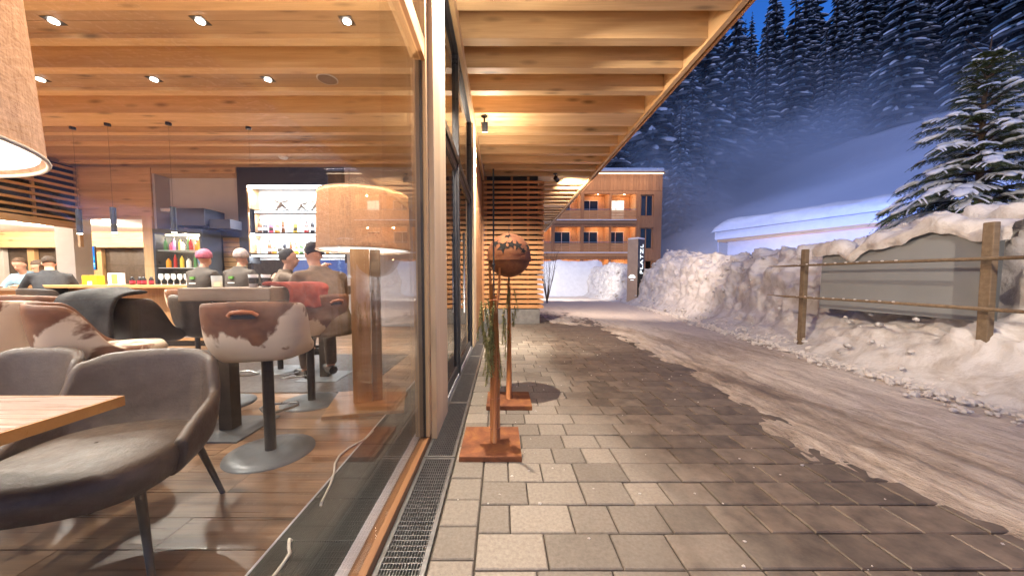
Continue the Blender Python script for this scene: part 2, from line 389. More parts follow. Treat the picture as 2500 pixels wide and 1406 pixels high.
# --- icy road
def road():
    b=MB(); nx,ny=150,520
    for j in range(ny):
        y=-2.5+ (j/(ny-1))**1.55*46
        for i in range(nx):
            u=i/(nx-1); x0=1.35+.0*y; x1=5.6+.09*max(0,y); x=x0+(x1-x0)*u
            if y>11: x-= (1-u)*min(5,(y-11)*.5)
            edge=2.0+.30*fbm((y*.55,1.3,0),4)+.13*fbm((x*3.5,y*4.5,2),4)+(.25 if y>6 else .04*y)
            if y>8.5: edge-=(y-8.5)*1.2
            d=(x-edge)
            z=-.03+.036*min(1,max(-1,d/.32))+.022*fbm((x*2.2,y*.8,5),5)+.018*fbm((x*7,y*3,9),4)+.012*noise.noise(Vector((x*16,y*9,2)))
            z+=.03*math.exp(-((d-.55)/.35)**2)*max(0,.6+fbm((x*1.7,y*1.1,2),3))
            b.v.append((x,y,z))
    for j in range(ny-1):
        for i in range(nx-1): b.f.append((j*nx+i,j*nx+i+1,(j+1)*nx+i+1,(j+1)*nx+i)); b.m.append(0)
    tag(b.build('road',M['road'],smooth=True),'rutted icy lane of dirty packed snow',kind='structure')
road()
# --- ploughed snow bank
KB=[(-4,4.35),(2.86,4.47),(4.43,4.71),(7.4,5.15),(11,5.75),(16.2,6.45),(20,6.4),(26,6.2),(33,5.2)]
def lerp_tab(tab,x):
    if x<=tab[0][0]: return tab[0][1]
    for (a,p),(c,q) in zip(tab,tab[1:]):
        if x<=c: return p+(q-p)*(x-a)/(c-a)
    return tab[-1][1]
KT=[(-4,1.75),(2.5,1.80),(3.7,1.92),(4.4,2.03),(5.0,1.98),(5.8,1.88),(6.6,1.85),(8,1.88),(10,1.90),(12,2.0),(14,2.38),(15.5,2.5),(17.2,1.9),(18.6,1.35),(20,2.0),(23,2.35),(27,2.2),(30,1.9)]
def bank_pt(y,t):
    """t 0..1 along the section: foot, steep face, top, back field"""
    xb=lerp_tab(KB,y); top=lerp_tab(KT,y)
    sec=[(-.35,-.04),(0,.05),(.16,.14),(.34,.26),(.52,.50),(.62,.95),(.78,1.40),(1.0,1.74),(1.3,1.92),(1.75,1.86),(2.6,1.55),(5,1.3),(12,1.25)]
    if 2.6<y<5.9:   # hollow where the board stands
        k=min(1,(y-2.6)/.5,(5.9-y)/.4); k=max(0,k)
        s2=[(-.35,-.04),(0,.05),(.12,.14),(.30,.30),(.46,.55),(.58,.66),(.62+.1*k,.8),(.66+.12*k,1.3),(.86,1.80),(1.25,1.92),(1.9,1.84),(5,1.3),(12,1.25)]
        sec=[((1-k)*a[0]+k*b_[0],(1-k)*a[1]+k*b_[1]) for a,b_ in zip(sec,s2)]
    tt=t*(len(sec)-1); i=min(len(sec)-2,int(tt)); f=tt-i; f=f*f*(3-2*f)*.5+f*.5
    dx=sec[i][0]+(sec[i+1][0]-sec[i][0])*f; z=sec[i][1]+(sec[i+1][1]-sec[i][1])*f
    return xb+dx, z*top/1.92
def bank():
    b=MB(); ny,nt_=560,130
    for j in range(ny):
        y=-3+(j/(ny-1))**1.6*36
        for i in range(nt_):
            t=(i/(nt_-1)); x,z=bank_pt(y,t)
            fz=min(1,max(.12,z/.8))*(1 if t<.75 else .6)
            near=1.0
            p=(x*1.5,y*1.5,z*1.5)
            q=.19*fbm((x*1.1,y*1.1,z*1.1+7),3)+.14*noise.noise(Vector((x*2.7,y*2.7,z*2.7)))+.11*(.5-abs(noise.noise(Vector((x*5.2,y*5.2,z*5.2+3)))))+.045*(.4-abs(noise.noise(Vector((x*11,y*11,z*11+3)))))+.03*noise.noise(Vector((x*20,y*20,z*20)))+.10*(.30-min(.6,noise.voronoi(Vector((x*2.6,y*2.6,z*3.2)))[0][0]))*(1 if t<.8 else .4)+.05*(.3-min(.6,noise.voronoi(Vector((x*8,y*8,z*8)))[0][0]))
            # vertical scoring left by the plough
            q+=.05*noise.noise(Vector((y*5.5,z*.9,1)))*(1 if .2<t<.62 else 0)
            hol=1
            if 3.3<y<5.75 and .45<t<.60: hol=.25
            b.v.append((x-q*fz*.9*hol,y+.5*q*fz*noise.noise(Vector((y*2,z*2,9))),z+q*fz*.8))
    for j in range(ny-1):
        for i in range(nt_-1): b.f.append((j*nt_+i,j*nt_+i+1,(j+1)*nt_+i+1,(j+1)*nt_+i)); b.m.append(0)
    bk=tag(b.build('snow_bank',M['banksnow'],smooth=True),'tall ploughed snow bank along the far side of the lane',kind='structure')
    L=MB(); rr=random.Random(4)
    for k in range(260):
        y=1+22*rr.random()**1.7; t=.10+.62*rr.random(); x,z=bank_pt(y,t)
        if 3.3<y<5.75 and .40<t<.66: continue
        r=rr.uniform(.012,.045)*(1 if rr.random()<.9 else 1.6)*(.6+.045*y)
        L.ball((x-.06-rr.random()*.10,y,z+rr.uniform(-.03,.05)),r,7,sc=(rr.uniform(.7,1.3),rr.uniform(.7,1.4),rr.uniform(.6,1)),jit=.30)
    L.build('snow_lump',M['banksnow'],bk,smooth=True)['kind']='stuff'
bank()
# drift closing the lane at its far bend
def drift():
    b=MB(); nx,ny=70,26
    for j in range(ny):
        for i in range(nx):
            x=-3+i*.16; y=25+j*.22+.25*abs(x-4)
            s=min(1,j/7.); z=(s*s*(3-2*s))*(2.75+.35*fbm((x*.5,2,1),3))+.10*fbm((x*1.5,y*1.5,0),4)*s-.05
            b.v.append((x,y,z))
    for j in range(ny-1):
        for i in range(nx-1): b.f.append((j*nx+i,j*nx+i+1,(j+1)*nx+i+1,(j+1)*nx+i)); b.m.append(0)
    tag(b.build('snow_drift',M['snow'],smooth=True),'rounded snow drift closing the lane below the balcony house',kind='structure')
drift()
# crumbs of snow broken off the bank, and flecks on the pavers
def crumbs():
    b=MB()
    for k in range(1500):
        y=random.uniform(1.2,15)**1.0; xb=lerp_tab(KB,y); x=xb+random.gauss(-.12,.16); r=random.uniform(.008,.035)*(1 if random.random()<.9 else 2)
        z=.03+max(0,(x-xb))*.7
        b.ball((x,y,z),r,6,sc=(1,random.uniform(.7,1.2),.7),jit=.25)
    for k in range(130):
        y=random.uniform(1.15,7); x=random.uniform(.1,2.4) if random.random()<.8 else random.uniform(-.3,.4); b.ball((x,y,.003),random.uniform(.0025,.008),5,sc=(1.3,1,.6),jit=.3)
    tag(b.build('snow_crumbs',M['chunk'],smooth=False),'loose snow crumbs at the foot of the bank and on the paving',kind='stuff')
crumbs()

# ================================================================ RESTAURANT BUILDING
ZB=3.96                        # underside of the beams
bld=thing('restaurant_building','timber and glass restaurant pavilion with deep beamed canopy over the paved path','building',(-.5,2.5,0))
bld.location=(0,0,0)
XG=-.55
BIG=[-.98,2.43,5.90,9.34,12.78,16.22]
beams=[(-.45,)]
centres=[-.165,.377,.91,1.45,2.0, 3.12,3.66,4.2,4.75,5.295, 6.715,7.257,7.79,8.33,8.88]
for b_ in BIG[3:]: centres+=[b_+.815,b_+1.357,b_+1.89,b_+2.43,b_+2.98]
def beamx(y): return (-10.5 if y<8.66 else -.45)
for y in BIG:
    bx('beam',M['spruceX'],bld,beamx(y),y,ZB,2.398,y+.5,ZB+.34,bev=.004)
for y in centres:
    if y<19.3: bx('beam',M['spruceX'],bld,beamx(y),y-.068,ZB,2.398,y+.068,ZB+.34,bev=.004)
bx('roof_deck',M['spruceX'],bld,-10.7,-1.6,ZB+.342,2.52,19.6,ZB+.42)
bx('roof_snow',M['snow'],bld,-10.7,-1.6,ZB+.425,2.46,19.6,ZB+.75,bev=.1)
# canopy edge: inner board, drip channel, outer lip
bx('fascia_board',M['spruceY'],bld,2.40,-1.6,ZB-.035,2.462,19.55,ZB+.34)
bx('drip_channel',M['galv'],bld,2.464,-1.6,ZB+.01,2.492,19.55,ZB+.34)
bx('fascia_lip',M['larchY'],bld,2.494,-1.6,ZB-.03,2.53,19.6,ZB+.36)
# facade header and infill between beams
bx('header_beam',M['spruceY'],bld,-.575,-1.6,3.80,-.455,9.3,ZB-.003,bev=.003)
bx('header_infill',M['spruceY'],bld,-.53,-1.6,ZB+.001,-.49,9.3,ZB+.34)
bx('header_joint',M['anth'],bld,-.585,-1.6,3.765,-.50,9.3,3.797)
# glulam fins
for y in (-.98,2.43,5.90):
    bx('post',M['sawnZ'],bld,-.556,y,.0,-.470,y+.52,3.80,bev=.004)
bx('inner_post',M['spruceZ'],bld,-.93,6.1,.004,-.64,6.4,3.95,bev=.003)
# --- big front window
win=bx('window_frame',M['spruceZ'],bld,-.605,2.35,.052,-.505,2.428,3.765,bev=.004)
bx('jamb',M['spruceZ'],win,-.605,-.46,.052,-.505,-.38,3.765,bev=.004)
bx('transom',M['spruceY'],win,-.600,-.378,2.62,-.508,2.348,2.74,bev=.003)
bx('transom_bead',M['larchY'],win,-.53,-.378,2.604,-.504,2.348,2.618)
bx('jamb_gasket',M['bronze'],win,-.572,2.337,.055,-.53,2.349,2.603)
bx('pane',M['glassdbl'],win,-.612,1.79,.053,-.594,2.332,2.602)
bx('pane',M['glass'],win,XG-.012,-.378,.053,XG+.012,2.332,2.602)
bx('pane',M['glass'],win,XG-.012,-.378,2.742,XG+.012,2.348,3.762)
bx('sill',M['sill'],win,-.578,-.46,.0,-.508,2.428,.05,bev=.004)
bx('inner_rail',M['alu'],win,-.63,-.46,.0,-.58,2.428,.042,bev=.003)
# --- door bay with dark metal frames
dfo=bx('door_frame',M['anth'],bld,-.60,2.953,0,-.50,3.05,3.763,bev=.003)
for y0,y1 in ((4.10,4.19),(5.80,5.897)): bx('mullion',M['anth'],dfo,-.60,y0,.0,-.50,y1,3.763,bev=.003)
bx('door_head',M['anth'],dfo,-.60,3.052,2.52,-.50,5.798,2.60)
bx('threshold',M['alu'],dfo,-.62,3.052,0,-.51,5.798,.03)
for y0,y1 in ((3.052,4.098),(4.192,5.798)):
    bx('pane',M['glassdk'],dfo,-.562,y0,2.602,-.538,y1,3.762)
    bx('pane',M['glassdk'],dfo,-.562,y0+.09,.14,-.538,y1-.09,2.42)
    lf=MB(); lf.box(-.58,y0,.032,-.52,y0+.088,2.518).box(-.58,y1-.088,.032,-.52,y1,2.518).box(-.58,y0+.09,.032,-.52,y1-.09,.138).box(-.58,y0+.09,2.422,-.52,y1-.09,2.518)
    lf.build('door_leaf',M['anth'],dfo,bev=.003)
MB().tube([(-.47,4.32,.75),(-.47,4.32,1.75)],.014,8).tube([(-.52,4.32,.85),(-.47,4.32,.85)],.008,6).tube([(-.52,4.32,1.65),(-.47,4.32,1.65)],.008,6).build('handle',M['steel'],dfo,smooth=True)
# lobby behind the door is closed by a timber partition
bx('partition',M['larchX'],bld,-1.15,6.45,.004,-.62,6.55,3.95)
# timber-clad wall between second fin and slat screen, one board at a time
for k in range(16):
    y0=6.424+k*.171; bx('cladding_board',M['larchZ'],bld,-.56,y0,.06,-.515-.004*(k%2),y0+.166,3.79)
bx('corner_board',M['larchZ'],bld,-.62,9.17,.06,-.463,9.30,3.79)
# --- slat screen on a concrete plinth
core=MB().box(-.46,9.33,.395,.98,13.5,ZB-.02).build('screen_core',M['black'],bld)
bx('plinth',M['concrete'],core,-.50,9.2,-.02,1.04,13.6,.39,bev=.008)
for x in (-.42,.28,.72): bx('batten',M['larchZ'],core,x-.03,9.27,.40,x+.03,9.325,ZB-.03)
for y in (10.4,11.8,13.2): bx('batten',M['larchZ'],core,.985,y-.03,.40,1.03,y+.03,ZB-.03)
ns=26; pitch=(ZB-.10-.43)/ns
def slat_mesh():
    b=MB(); z0,z1=0,.088
    # front slat with drooping lip and mitred, pointed end
    v=[(-.50,9.262,z0+.02),(-.50,9.262,z1),(-.50,9.185,z1-.035),(-.50,9.185,z0-.012),(1.06,9.262,z0+.02),(1.06,9.262,z1),(1.135,9.185,z1-.035),(1.135,9.185,z0-.012)]
    b.add(v,[(0,1,2,3),(7,6,5,4),(0,4,5,1),(1,5,6,2),(2,6,7,3),(3,7,4,0)]); return b.mesh('slat',M['larchX'])
def slat_side():
    b=MB(); z0,z1=0,.088
    v=[(1.045,9.265,z0+.02),(1.045,9.265,z1),(1.135,9.19,z1-.035),(1.135,9.19,z0-.012),(1.045,13.6,z0+.02),(1.045,13.6,z1),(1.135,13.6,z1-.035),(1.135,13.6,z0-.012)]
    b.add(v,[(3,2,1,0),(4,5,6,7),(1,5,4,0),(2,6,5,1),(3,7,6,2),(0,4,7,3)]); return b.mesh('slat',M['larchY'])
sm,ss=slat_mesh(),slat_side()
for k in range(ns):
    z=.43+k*pitch; obj('slat',sm,core,(0,0,z)); obj('slat',ss,core,(.002,.004,z))
# --- interior shell
flo=bx('floor',M['black'],None,-10.6,-1.6,-.14,-.615,8.9,-.012); tag(flo,'oak plank floor of the restaurant',kind='structure')
FPM={}
def plank_mesh(l):
    k=round(l,2)
    if k not in FPM: FPM[k]=[MB().box(-k/2+.0015,-.0975,-.012,k/2-.0015,.0975,0).mesh('plank',M['floor'])]
    return FPM[k][0]
fst=MB()
y=-.6; cnt=0
while y<8.5:
    xr=-1.0 if y<8 else -.64; x=xr; first=True
    while x>-10.4:
        l=random.choice([1.2,1.5,1.8,2.1,2.4]); 
        if first: l=random.choice([.5,.9,1.3,1.7]); first=False
        if x-l<-10.5: l=x+10.5
        cx=x-l/2; vis=(-cx)<1.6*max(.2,y)+1.2
        if vis and cnt<285 and l>.1: obj('plank',plank_mesh(l),flo,(x-round(l,2)/2,y+.1,random.uniform(-.0006,.0006))); cnt+=1
        else: fst.box(x-l+.0015,y+.0025,-.012,x-.0015,y+.1975,0)
        x-=l
    y+=.2
if fst.f: tag(fst.build('plank',M['floor'],flo),kind='stuff')
tag(bx('floor_border',M['gapgrey'],None,-.998,-1.6,-.05,-.645,8.0,-.014),'narrow floor strip under the window',kind='structure')
tag(bx('rug',M['leatherdk'],None,-7.5,3.45,.001,-1.45,5.3,.008),'dark floor mat in front of the bar',kind='structure')
# ceiling boards between alternate beams
for y0,y1 in ((-.09,.30),(.98,1.38),(3.73,4.13),(4.82,5.226),(6.785,7.188),(7.86,8.26)):
    q=(y1-y0-.006)/2
    for k in range(2): bx('ceiling_board',M['ceilboard'],bld,-10.45,y0+k*(q+.006),ZB+.05,-.60,y0+k*(q+.006)+q,ZB+.08)
# back and side walls
for k in range(6):
    z0=2.76+k*.2; bx('wall_board',M['spruceX'],bld,-10.5,8.60,z0,-8.68,8.66,min(z0+.196,3.955))
bx('wall_infill',M['spruceX'],bld,-10.65,8.665,3.957,-.50,8.70,ZB+.34)
bx('wall_infill',M['spruceY'],bld,-10.70,-1.6,3.957,-10.62,8.66,ZB+.34)
bx('outer_wall',M['darkpanel'],bld,-10.75,-1.6,0,-10.67,4.4,3.955)
bx('door_jamb',M['spruceZ'],bld,-8.90,8.55,.004,-8.66,8.72,2.755,bev=.004)
bx('lintel',M['spruceX'],bld,-10.5,8.57,2.70,-8.902,8.70,2.757)
bx('wall_recess',M['greywall'],bld,-8.658,8.62,2.45,-8.60,9.0,3.80)
bx('wall_panel',M['white'],bld,-8.60,9.0,2.70,-6.58,9.06,3.80)
bx('wall_header',M['spruceX'],bld,-8.655,8.60,3.802,-6.57,9.07,3.955)
bx('kitchen_wall',M['darkpanel'],bld,-8.655,9.02,.004,-6.58,9.10,2.698)
bx('wall_panel',M['greywall'],bld,-3.88,8.62,.004,-.62,8.70,3.955)
bx('side_wall',M['spruceY'],bld,-10.62,-1.6,.004,-10.52,8.7,1.1)
for k in range(9):
    z0=2.62+k*.152; bx('wall_slat',M['spruceY'],bld,-10.52,4.5,z0,-10.44,8.58,z0+.055)
for yy in (5.4,6.6,7.8): bx('slat_batten',M['spruceZ'],bld,-10.56,yy-.03,2.58,-10.522,yy+.03,3.95)
bx('slat_backing',M['darkpanel'],bld,-10.66,4.4,2.58,-10.57,8.664,3.955); bx('corner_board',M['spruceZ'],bld,-10.565,8.585,2.0,-10.502,8.655,3.95)
bx('slat_beam',M['spruceY'],bld,-10.6,4.5,2.44,-10.40,8.55,2.578)
# neighbouring lounge seen through the openings
bx('lounge_floor',M['floor'],bld,-20,4.0,-.05,-10.63,13.2,-.002)
bx('lounge_floor',M['floor'],bld,-10.62,8.92,-.05,-8.0,13.2,-.003)
bx('lounge_ceiling',M['white'],bld,-20,3.5,2.90,-10.67,13.3,2.98)
bx('lounge_ceiling',M['white'],bld,-10.66,8.73,2.90,-8.0,13.3,2.98)
bx('lounge_bulkhead',M['spruceX'],bld,-20,12.3,2.35,-8.0,12.6,2.895)
bx('lounge_wall',M['leather'],bld,-20,12.9,.0,-8.0,13.0,2.895)
for x,w,mm in ((-19.2,.7,'white'),(-17.6,.25,'spruceZ'),(-16.5,.5,'greyoak'),(-15.2,.35,'spruceZ'),(-12.2,.55,'spruceZ'),(-11.6,.12,'oakZ')):
    bx('lounge_pilaster',M[mm],bld,x,12.75,.0,x+w,12.88,2.345)
bx('lounge_side',M['greyoak'],bld,-8.05,8.75,.0,-7.95,13.0,2.9)
bx('lounge_wall',M['greyoak'],bld,-20.1,3.5,.0,-20.0,13.0,2.9)
# ================================================================ EXTERIOR THINGS
# --- drain grates, one metre each
def grate():
    t=thing('drain_grate','galvanised drain grate','grate')
    f=MB(); f.box(-.505,.004,-.03,-.487,.996,.004).box(-.322,.004,-.03,-.302,.996,.004).box(-.487,.004,-.03,-.322,.022,.003).box(-.487,.978,-.03,-.322,.996,.003)
    f.build('frame',M['galv'],t)
    b=MB()
    for k in range(13): x=-.478+k*.0125; b.box(x-.0012,.022,-.024,x+.0012,.978,.0005)
    for k in range(31): y=.045+k*.0305; b.box(-.487,y-.0018,-.02,-.322,y+.0018,.001)
    o=b.build('mesh_bars',M['galv'],t); o['kind']='stuff'
    MB().box(-.487,.022,-.12,-.322,.978,-.09).build('channel',M['black'],t)
    return t
g0=grate()
GL=['drain grate nearest the camera beside the wooden sill','drain grate beside the sill up to the first timber fin','drain grate beside the first timber fin and the rusty stick stand','drain grate beside the rusty ball stand','drain grate in front of the fixed door pane','drain grate in front of the sliding door leaf','drain grate before the second timber fin','drain grate beside the boarded wall','drain grate just before the slatted screen']
for i,y in enumerate((.16,1.163,2.166,3.169,4.172,5.175,6.178,7.181,8.184)):
    t=g0 if i==0 else copy_tree(g0); t.location=(0,y,0); t['label']='galvanised '+GL[i]; t['group']='drain grates along the facade'
# --- rusty stands
def twigs(name,parent,base,n,L,seed,spread=.05):
    rr=random.Random(seed); b=MB()
    for k in range(n):
        p=Vector(base)+Vector((rr.uniform(-spread,spread),rr.uniform(-spread,spread),rr.uniform(-.06,.06)))
        d=Vector((rr.uniform(-.22,.22),rr.uniform(-.22,.22),-1)).normalized(); l=L*rr.uniform(.5,1)
        b.tube([p,p+d*l],[.003,.0015],4)
        m=int(l*420)
        for j in range(m):
            q=p+d*l*(j/m); a=rr.uniform(0,6.28); s=Vector((math.cos(a),math.sin(a),-.5)).normalized()*rr.uniform(.018,.036); wv=Vector((-math.sin(a),math.cos(a),0))*.0035
            b.add([q-wv,q+wv,q+s],[(0,1,2)])
    o=b.build(name,M['twig'],parent); return o
s1=thing('stick_stand','rusty stand of bundled willow sticks and fir sprigs on a square steel plate','decoration',(-.07,2.335,0))
MB().box(-.20,-.225,0,.20,.225,.036).build('base_plate',M['rust'],s1,bev=.003)
for (x0,y0,x1,y1,h,r) in ((.012,.0,.0,.0,1.13,.017),(.042,.01,.03,.008,1.05,.016),(.022,-.03,.018,-.02,.98,.015),(.03,.035,.01,.03,1.02,.013)):
    MB().tube([(x0,y0,.036),((x0+x1)/2+.006,y0,h*.5),(x1,y1,h)],[r*1.25,r*1.2,r*.9],7).build('willow_stick',M['willow'],s1,smooth=True)
MB().tube([(.005,0,.95),(-.012,-.005,1.27)],[.011,.008],7).build('willow_stick',M['willow'],s1,smooth=True)
MB().tube([(.03,0,.93),(.055,.0,1.10),(.058,.006,1.24)],[.011,.009,.007],7).build('willow_stick',M['willow'],s1,smooth=True)
MB().tube([(.018,.004,1.0),(.016,.004,1.9)],.0065,6).ball((.016,.004,1.26),.012,8).build('wire_rod',M['black'],s1,smooth=True)
for z in (.13,.34,1.02): MB().tube([(.023+.036*math.cos(a*.6283),.003+.046*math.sin(a*.6283),z+.004*math.sin(a)) for a in range(11)],.004,5,cap=False).build('wire_tie',M['strap'],s1)
twigs('fir_sprig',s1,(-.03,-.03,.98),11,.38,1); twigs('fir_sprig',s1,(.01,-.04,.78),12,.42,2); twigs('fir_sprig',s1,(.05,.0,.92),6,.3,3)
s2=thing('ball_stand','rusty steel ball with cut-out stars on a stick stand, behind the bundled sticks','decoration',(.07,3.18,0))
MB().box(-.205,-.2,0,.205,.2,.04).build('base_plate',M['rust'],s2,bev=.003)
for (x0,y0,h,r) in ((-.012,0,1.15,.015),(.016,.012,1.1,.014),(.004,-.02,.75,.013)):
    MB().tube([(x0,y0,.04),(x0*.4+.004,y0,h*.5),(x0*.3,y0*.3,h)],[r,r,r*.7],7).build('willow_stick',M['willow'],s2,smooth=True)
MB().tube([(0,0,1.0),(0,0,1.2)],.009,6).build('socket',M['black'],s2,smooth=True)
bb=MB(); n=40; hh=28; rad=.2
for i in range(hh+1):
    ph=math.pi*i/hh
    for j in range(n):
        a=2*math.pi*j/n; rr=rad*(1+.006*noise.noise(Vector((math.cos(a)*3,math.sin(a)*3,ph*3)))); 
        bb.v.append((rr*math.sin(ph)*math.cos(a),rr*math.sin(ph)*math.sin(a),1.385+rr*math.cos(ph)))
for i in range(hh):
    for j in range(n): bb.f.append((i*n+j,(i+1)*n+j,(i+1)*n+(j+1)%n,i*n+(j+1)%n)); bb.m.append(0)
ball=bb.build('ball',M['rust'],s2,smooth=True)
def star_patch(az,el,r,rot):
    """star opening lying on the curved skin of the ball"""
    c=Vector((math.cos(el)*math.sin(az),-math.cos(el)*math.cos(az),math.sin(el))); u=Vector((math.cos(az),math.sin(az),0)); w=c.cross(u)*-1
    vs=[c*(rad+.0025)+Vector((0,0,1.385))]
    for k in range(10):
        q=r if k%2==0 else r*.42; a=rot+k*math.pi/5
        d=(c*rad+u*q*math.sin(a)+w*q*math.cos(a)).normalized()*(rad+.0025); vs.append(d+Vector((0,0,1.385)))
    MB().add(vs,[(0,k+1,(k+1)%10+1) for k in range(10)]).build('star_opening',M['hole'],ball)
for az,el,r,ro in ((-.30,.32,.066,.1),(.10,.42,.05,.4),(.42,.38,.055,.7),(.68,.16,.035,.2),(-.75,.5,.045,.3),(1.1,.35,.045,.5),(.0,-.12,.02,.3),(-.1,.95,.04,.2)): star_patch(az,el,r,ro)
rim=MB()
for j in range(48):
    a0=2*math.pi*j/48; a1=2*math.pi*(j+1)/48
    za=1.372+.012*math.sin(a0*7); zb=1.372+.012*math.sin(a1*7); r2=rad+.006
    rim.add([(r2*math.cos(a0),r2*math.sin(a0),za),(r2*math.cos(a1),r2*math.sin(a1),zb),(r2*math.cos(a1),r2*math.sin(a1),1.335),(r2*math.cos(a0),r2*math.sin(a0),1.335),
             (rad*.98*math.cos(a0),rad*.98*math.sin(a0),za),(rad*.98*math.cos(a1),rad*.98*math.sin(a1),zb)],[(0,1,2,3),(0,4,5,1)])
rim.build('scalloped_rim',M['rust'],ball)
MB().tube([(0,0,1.58),(.0,.0,1.665)],.003,5).build('spike',M['black'],s2)
twigs('fir_sprig',s2,(.02,-.01,1.02),4,.22,4,.03); twigs('fir_sprig',s2,(-.02,-.02,.72),3,.2,5,.03); twigs('fir_sprig',s2,(.05,.0,.9),4,.2,6,.02)
# --- lamps under the canopy
def can_light(name,label,loc,target,power,color,deg,vis=True):
    t=thing(name,label,'spotlight',loc)
    d=(Vector(target)-Vector(loc)).normalized(); b=MB()
    b.tube([Vector((0,0,0)),Vector((0,0,0))+d*.15],[.062,.052],16).build('housing',M['black'],t)
    b=MB(); b.tube([Vector((0,0,0)),Vector((0,0,.09))],.016,8).tube([Vector((0,0,.085)),Vector((0,0,.10))],.055,16).build('bracket',M['black'],t)
    b=MB(); e=d*.151; b.tube([e,e+d*.004],.044,16).build('lens',M['bulb'],t)
    s=spot('beam_lamp',d*.18,Vector(target)-Vector(loc),power,color,deg,.7,.018,t); return t
can_light('fin_spotlight','black can spotlight above the first timber fin',(-.29,2.66,3.86),(-.27,2.66,0),580,NEUT,142)
can_light('fin_spotlight','black can spotlight above the second timber fin, mirrored in the glass',(-.29,6.0,3.86),(-.15,7.9,0),1050,NEUT,100)
can_light('fin_spotlight','black can spotlight above the timber fin behind the camera',(-.27,-.72,3.86),(-.27,-.72,0),190,NEUT,150)
for y in (-.72,2.70,6.0): spot('soffit_fill',(-.20,y,3.42),(-.05,y,5),62,NEUT,172,.5,.25,bld)  # added fill lamps without fixtures, brightening the canopy soffit from below
can_light('canopy_spotlight','black tilted spotlight at the top of the canopy aimed across the lane',(-.17,3.2,3.82),(5.6,6.5,.9),420,(1,.84,.68),75)
can_light('canopy_spotlight','black tilted spotlight at the corner of the slatted screen',(1.42,9.15,3.86),(6.6,15.5,.5),1150,(1,.80,.66),98)
can_light('canopy_spotlight','black spotlight at the far end of the canopy behind the screen',(1.9,18.6,3.86),(4.8,23.5,.2),1500,(1,.93,.86),92)
can_light('eave_floodlight','black floodlight on the canopy edge behind the camera lighting bank and tree',(2.62,-1.2,3.9),(7.9,5.9,2.9),820,(1,.84,.66),80)
# --- pylon sign
py=thing('pylon_sign','dark pylon sign with white vertical PLATZL lettering in a gap of the snow bank','sign',(6.90,17.6,0),R(-50))
MB().box(-.28,-.33,0,.28,.33,3.25).build('body',M['signbrown'],py,bev=.006)
MB().box(.2815,-.328,.05,.287,.328,3.24).build('side_panel',M['black'],py)
MB().box(-.285,-.335,3.251,.29,.335,3.33).build('snow_cap',M['snow'],py,bev=.03)
M['letter']=emit('lit_letters',(.85,.93,1),1.6)
fc=bpy.data.curves.new('lettering','FONT'); fc.body='PLATZL'; fc.size=.40; fc.extrude=.004; fc.align_x='LEFT'; fc.space_character=1.15
fc.materials.append(M['letter']); fo=bpy.data.objects.new('lettering_tmp',fc); me_=bpy.data.meshes.new_from_object(fo); bpy.data.objects.remove(fo); me_.materials.clear(); me_.materials.append(M['letter']); fo=obj('lettering',me_,py); fo.location=(.292,.17,1.50); fo.rotation_euler=(R(90),R(-90),R(90))
em=MB()
for k in range(5):
    a=math.pi/2+(k-2)*.62; em.tube([(0+.04*math.cos(a),-.334,1.30+.04*math.sin(a)),(.17*math.cos(a),-.334,1.30+.17*math.sin(a))],[.018,.045],8)
em.box(-.09,-.336,1.19,.09,-.331,1.215); em.build('emblem',M['letter'],py)
# --- rail fence and the half-buried board
fe=thing('rail_fence','weathered two-post rail fence with two thin rails in front of the snow bank','fence',(5.0,4.55,0))
for y,z0,z1,tilt in ((1.10,.0,1.67,.02),(-1.05,.0,1.75,.03)):
    MB().obox((.008,y+tilt*.5,(z0+z1)/2),(.034,0,0),(0,.044,0),(.008,tilt*.5,(z1-z0)/2)).build('post',M['fencewood'],fe,bev=.008)
for zA,zB in ((1.405,1.375),(.885,.865)):
    rl=MB().tube([(-.085,1.75,zA+.01),(-.085,1.35,zA),(-.08,0,(zA+zB)/2+.004),(-.085,-1.1,zB),(-.085,-1.42,zB-.006)],[.006,.017,.018,.02,.017],9).build('rail',M['fencewood'],fe,smooth=True)
    bl=MB()
    for k in range(10): y=1.1-k*.155; bl.ball((-.105,y,zA+(zB-zA)*(1.35-y)/2.7+.018),.011,6,sc=(1,1.8,.9))
    bl.build('snow_fleck',M['chunk'],rl)
bd=thing('blank_board','blank grey board behind the rail fence, its top half buried in snow','board',(5.13,4.55,0))
pb=MB(); N=26
def btop(y): return 1.64+.16*math.exp(-((y+.45)/.35)**2)+.05*noise.noise(Vector((y*3,0,0)))-.12*math.exp(-((y-.45)/.12)**2)
for i in range(N):
    y=-1.0+1.95*i/(N-1); pb.v+= [(0,y,.72),(0.02,y,btop(y)),(.05,y,.72),(.07,y,btop(y))]
for i in range(N-1):
    a=i*4;c=a+4; pb.add([],[]); pb.f+=[(a,c,c+1,a+1),(a+3,c+3,c+2,a+2),(a+1,c+1,c+3,a+3),(a+2,c+2,c,a)]; pb.m+=[0]*4
M['board']=flat('grey_board',(.24,.25,.25),.7,0,.10,1.2,.03); pb.build('panel',M['board'],bd)
cp=MB(); n=60; mm=12
for i in range(n):
    y=-1.12+2.2*i/(n-1); zt=btop(max(-1,min(.95,y)))
    dr=.05+.06*abs(noise.noise(Vector((y*4,2,0))))
    for j in range(mm):
        a=math.pi*(-.15+1.3*j/(mm-1)); q=1+.35*noise.noise(Vector((y*5,math.cos(a),math.sin(a)*2)))
        cp.v.append((.10-.17*math.cos(a)*q*.9,y,zt-dr*.3+.15*math.sin(a)*q+.02*noise.noise(Vector((y*14,a,1)))))
for i in range(n-1):
    for j in range(mm-1): cp.f.append((i*mm+j,(i+1)*mm+j,(i+1)*mm+j+1,i*mm+j+1)); cp.m.append(0)
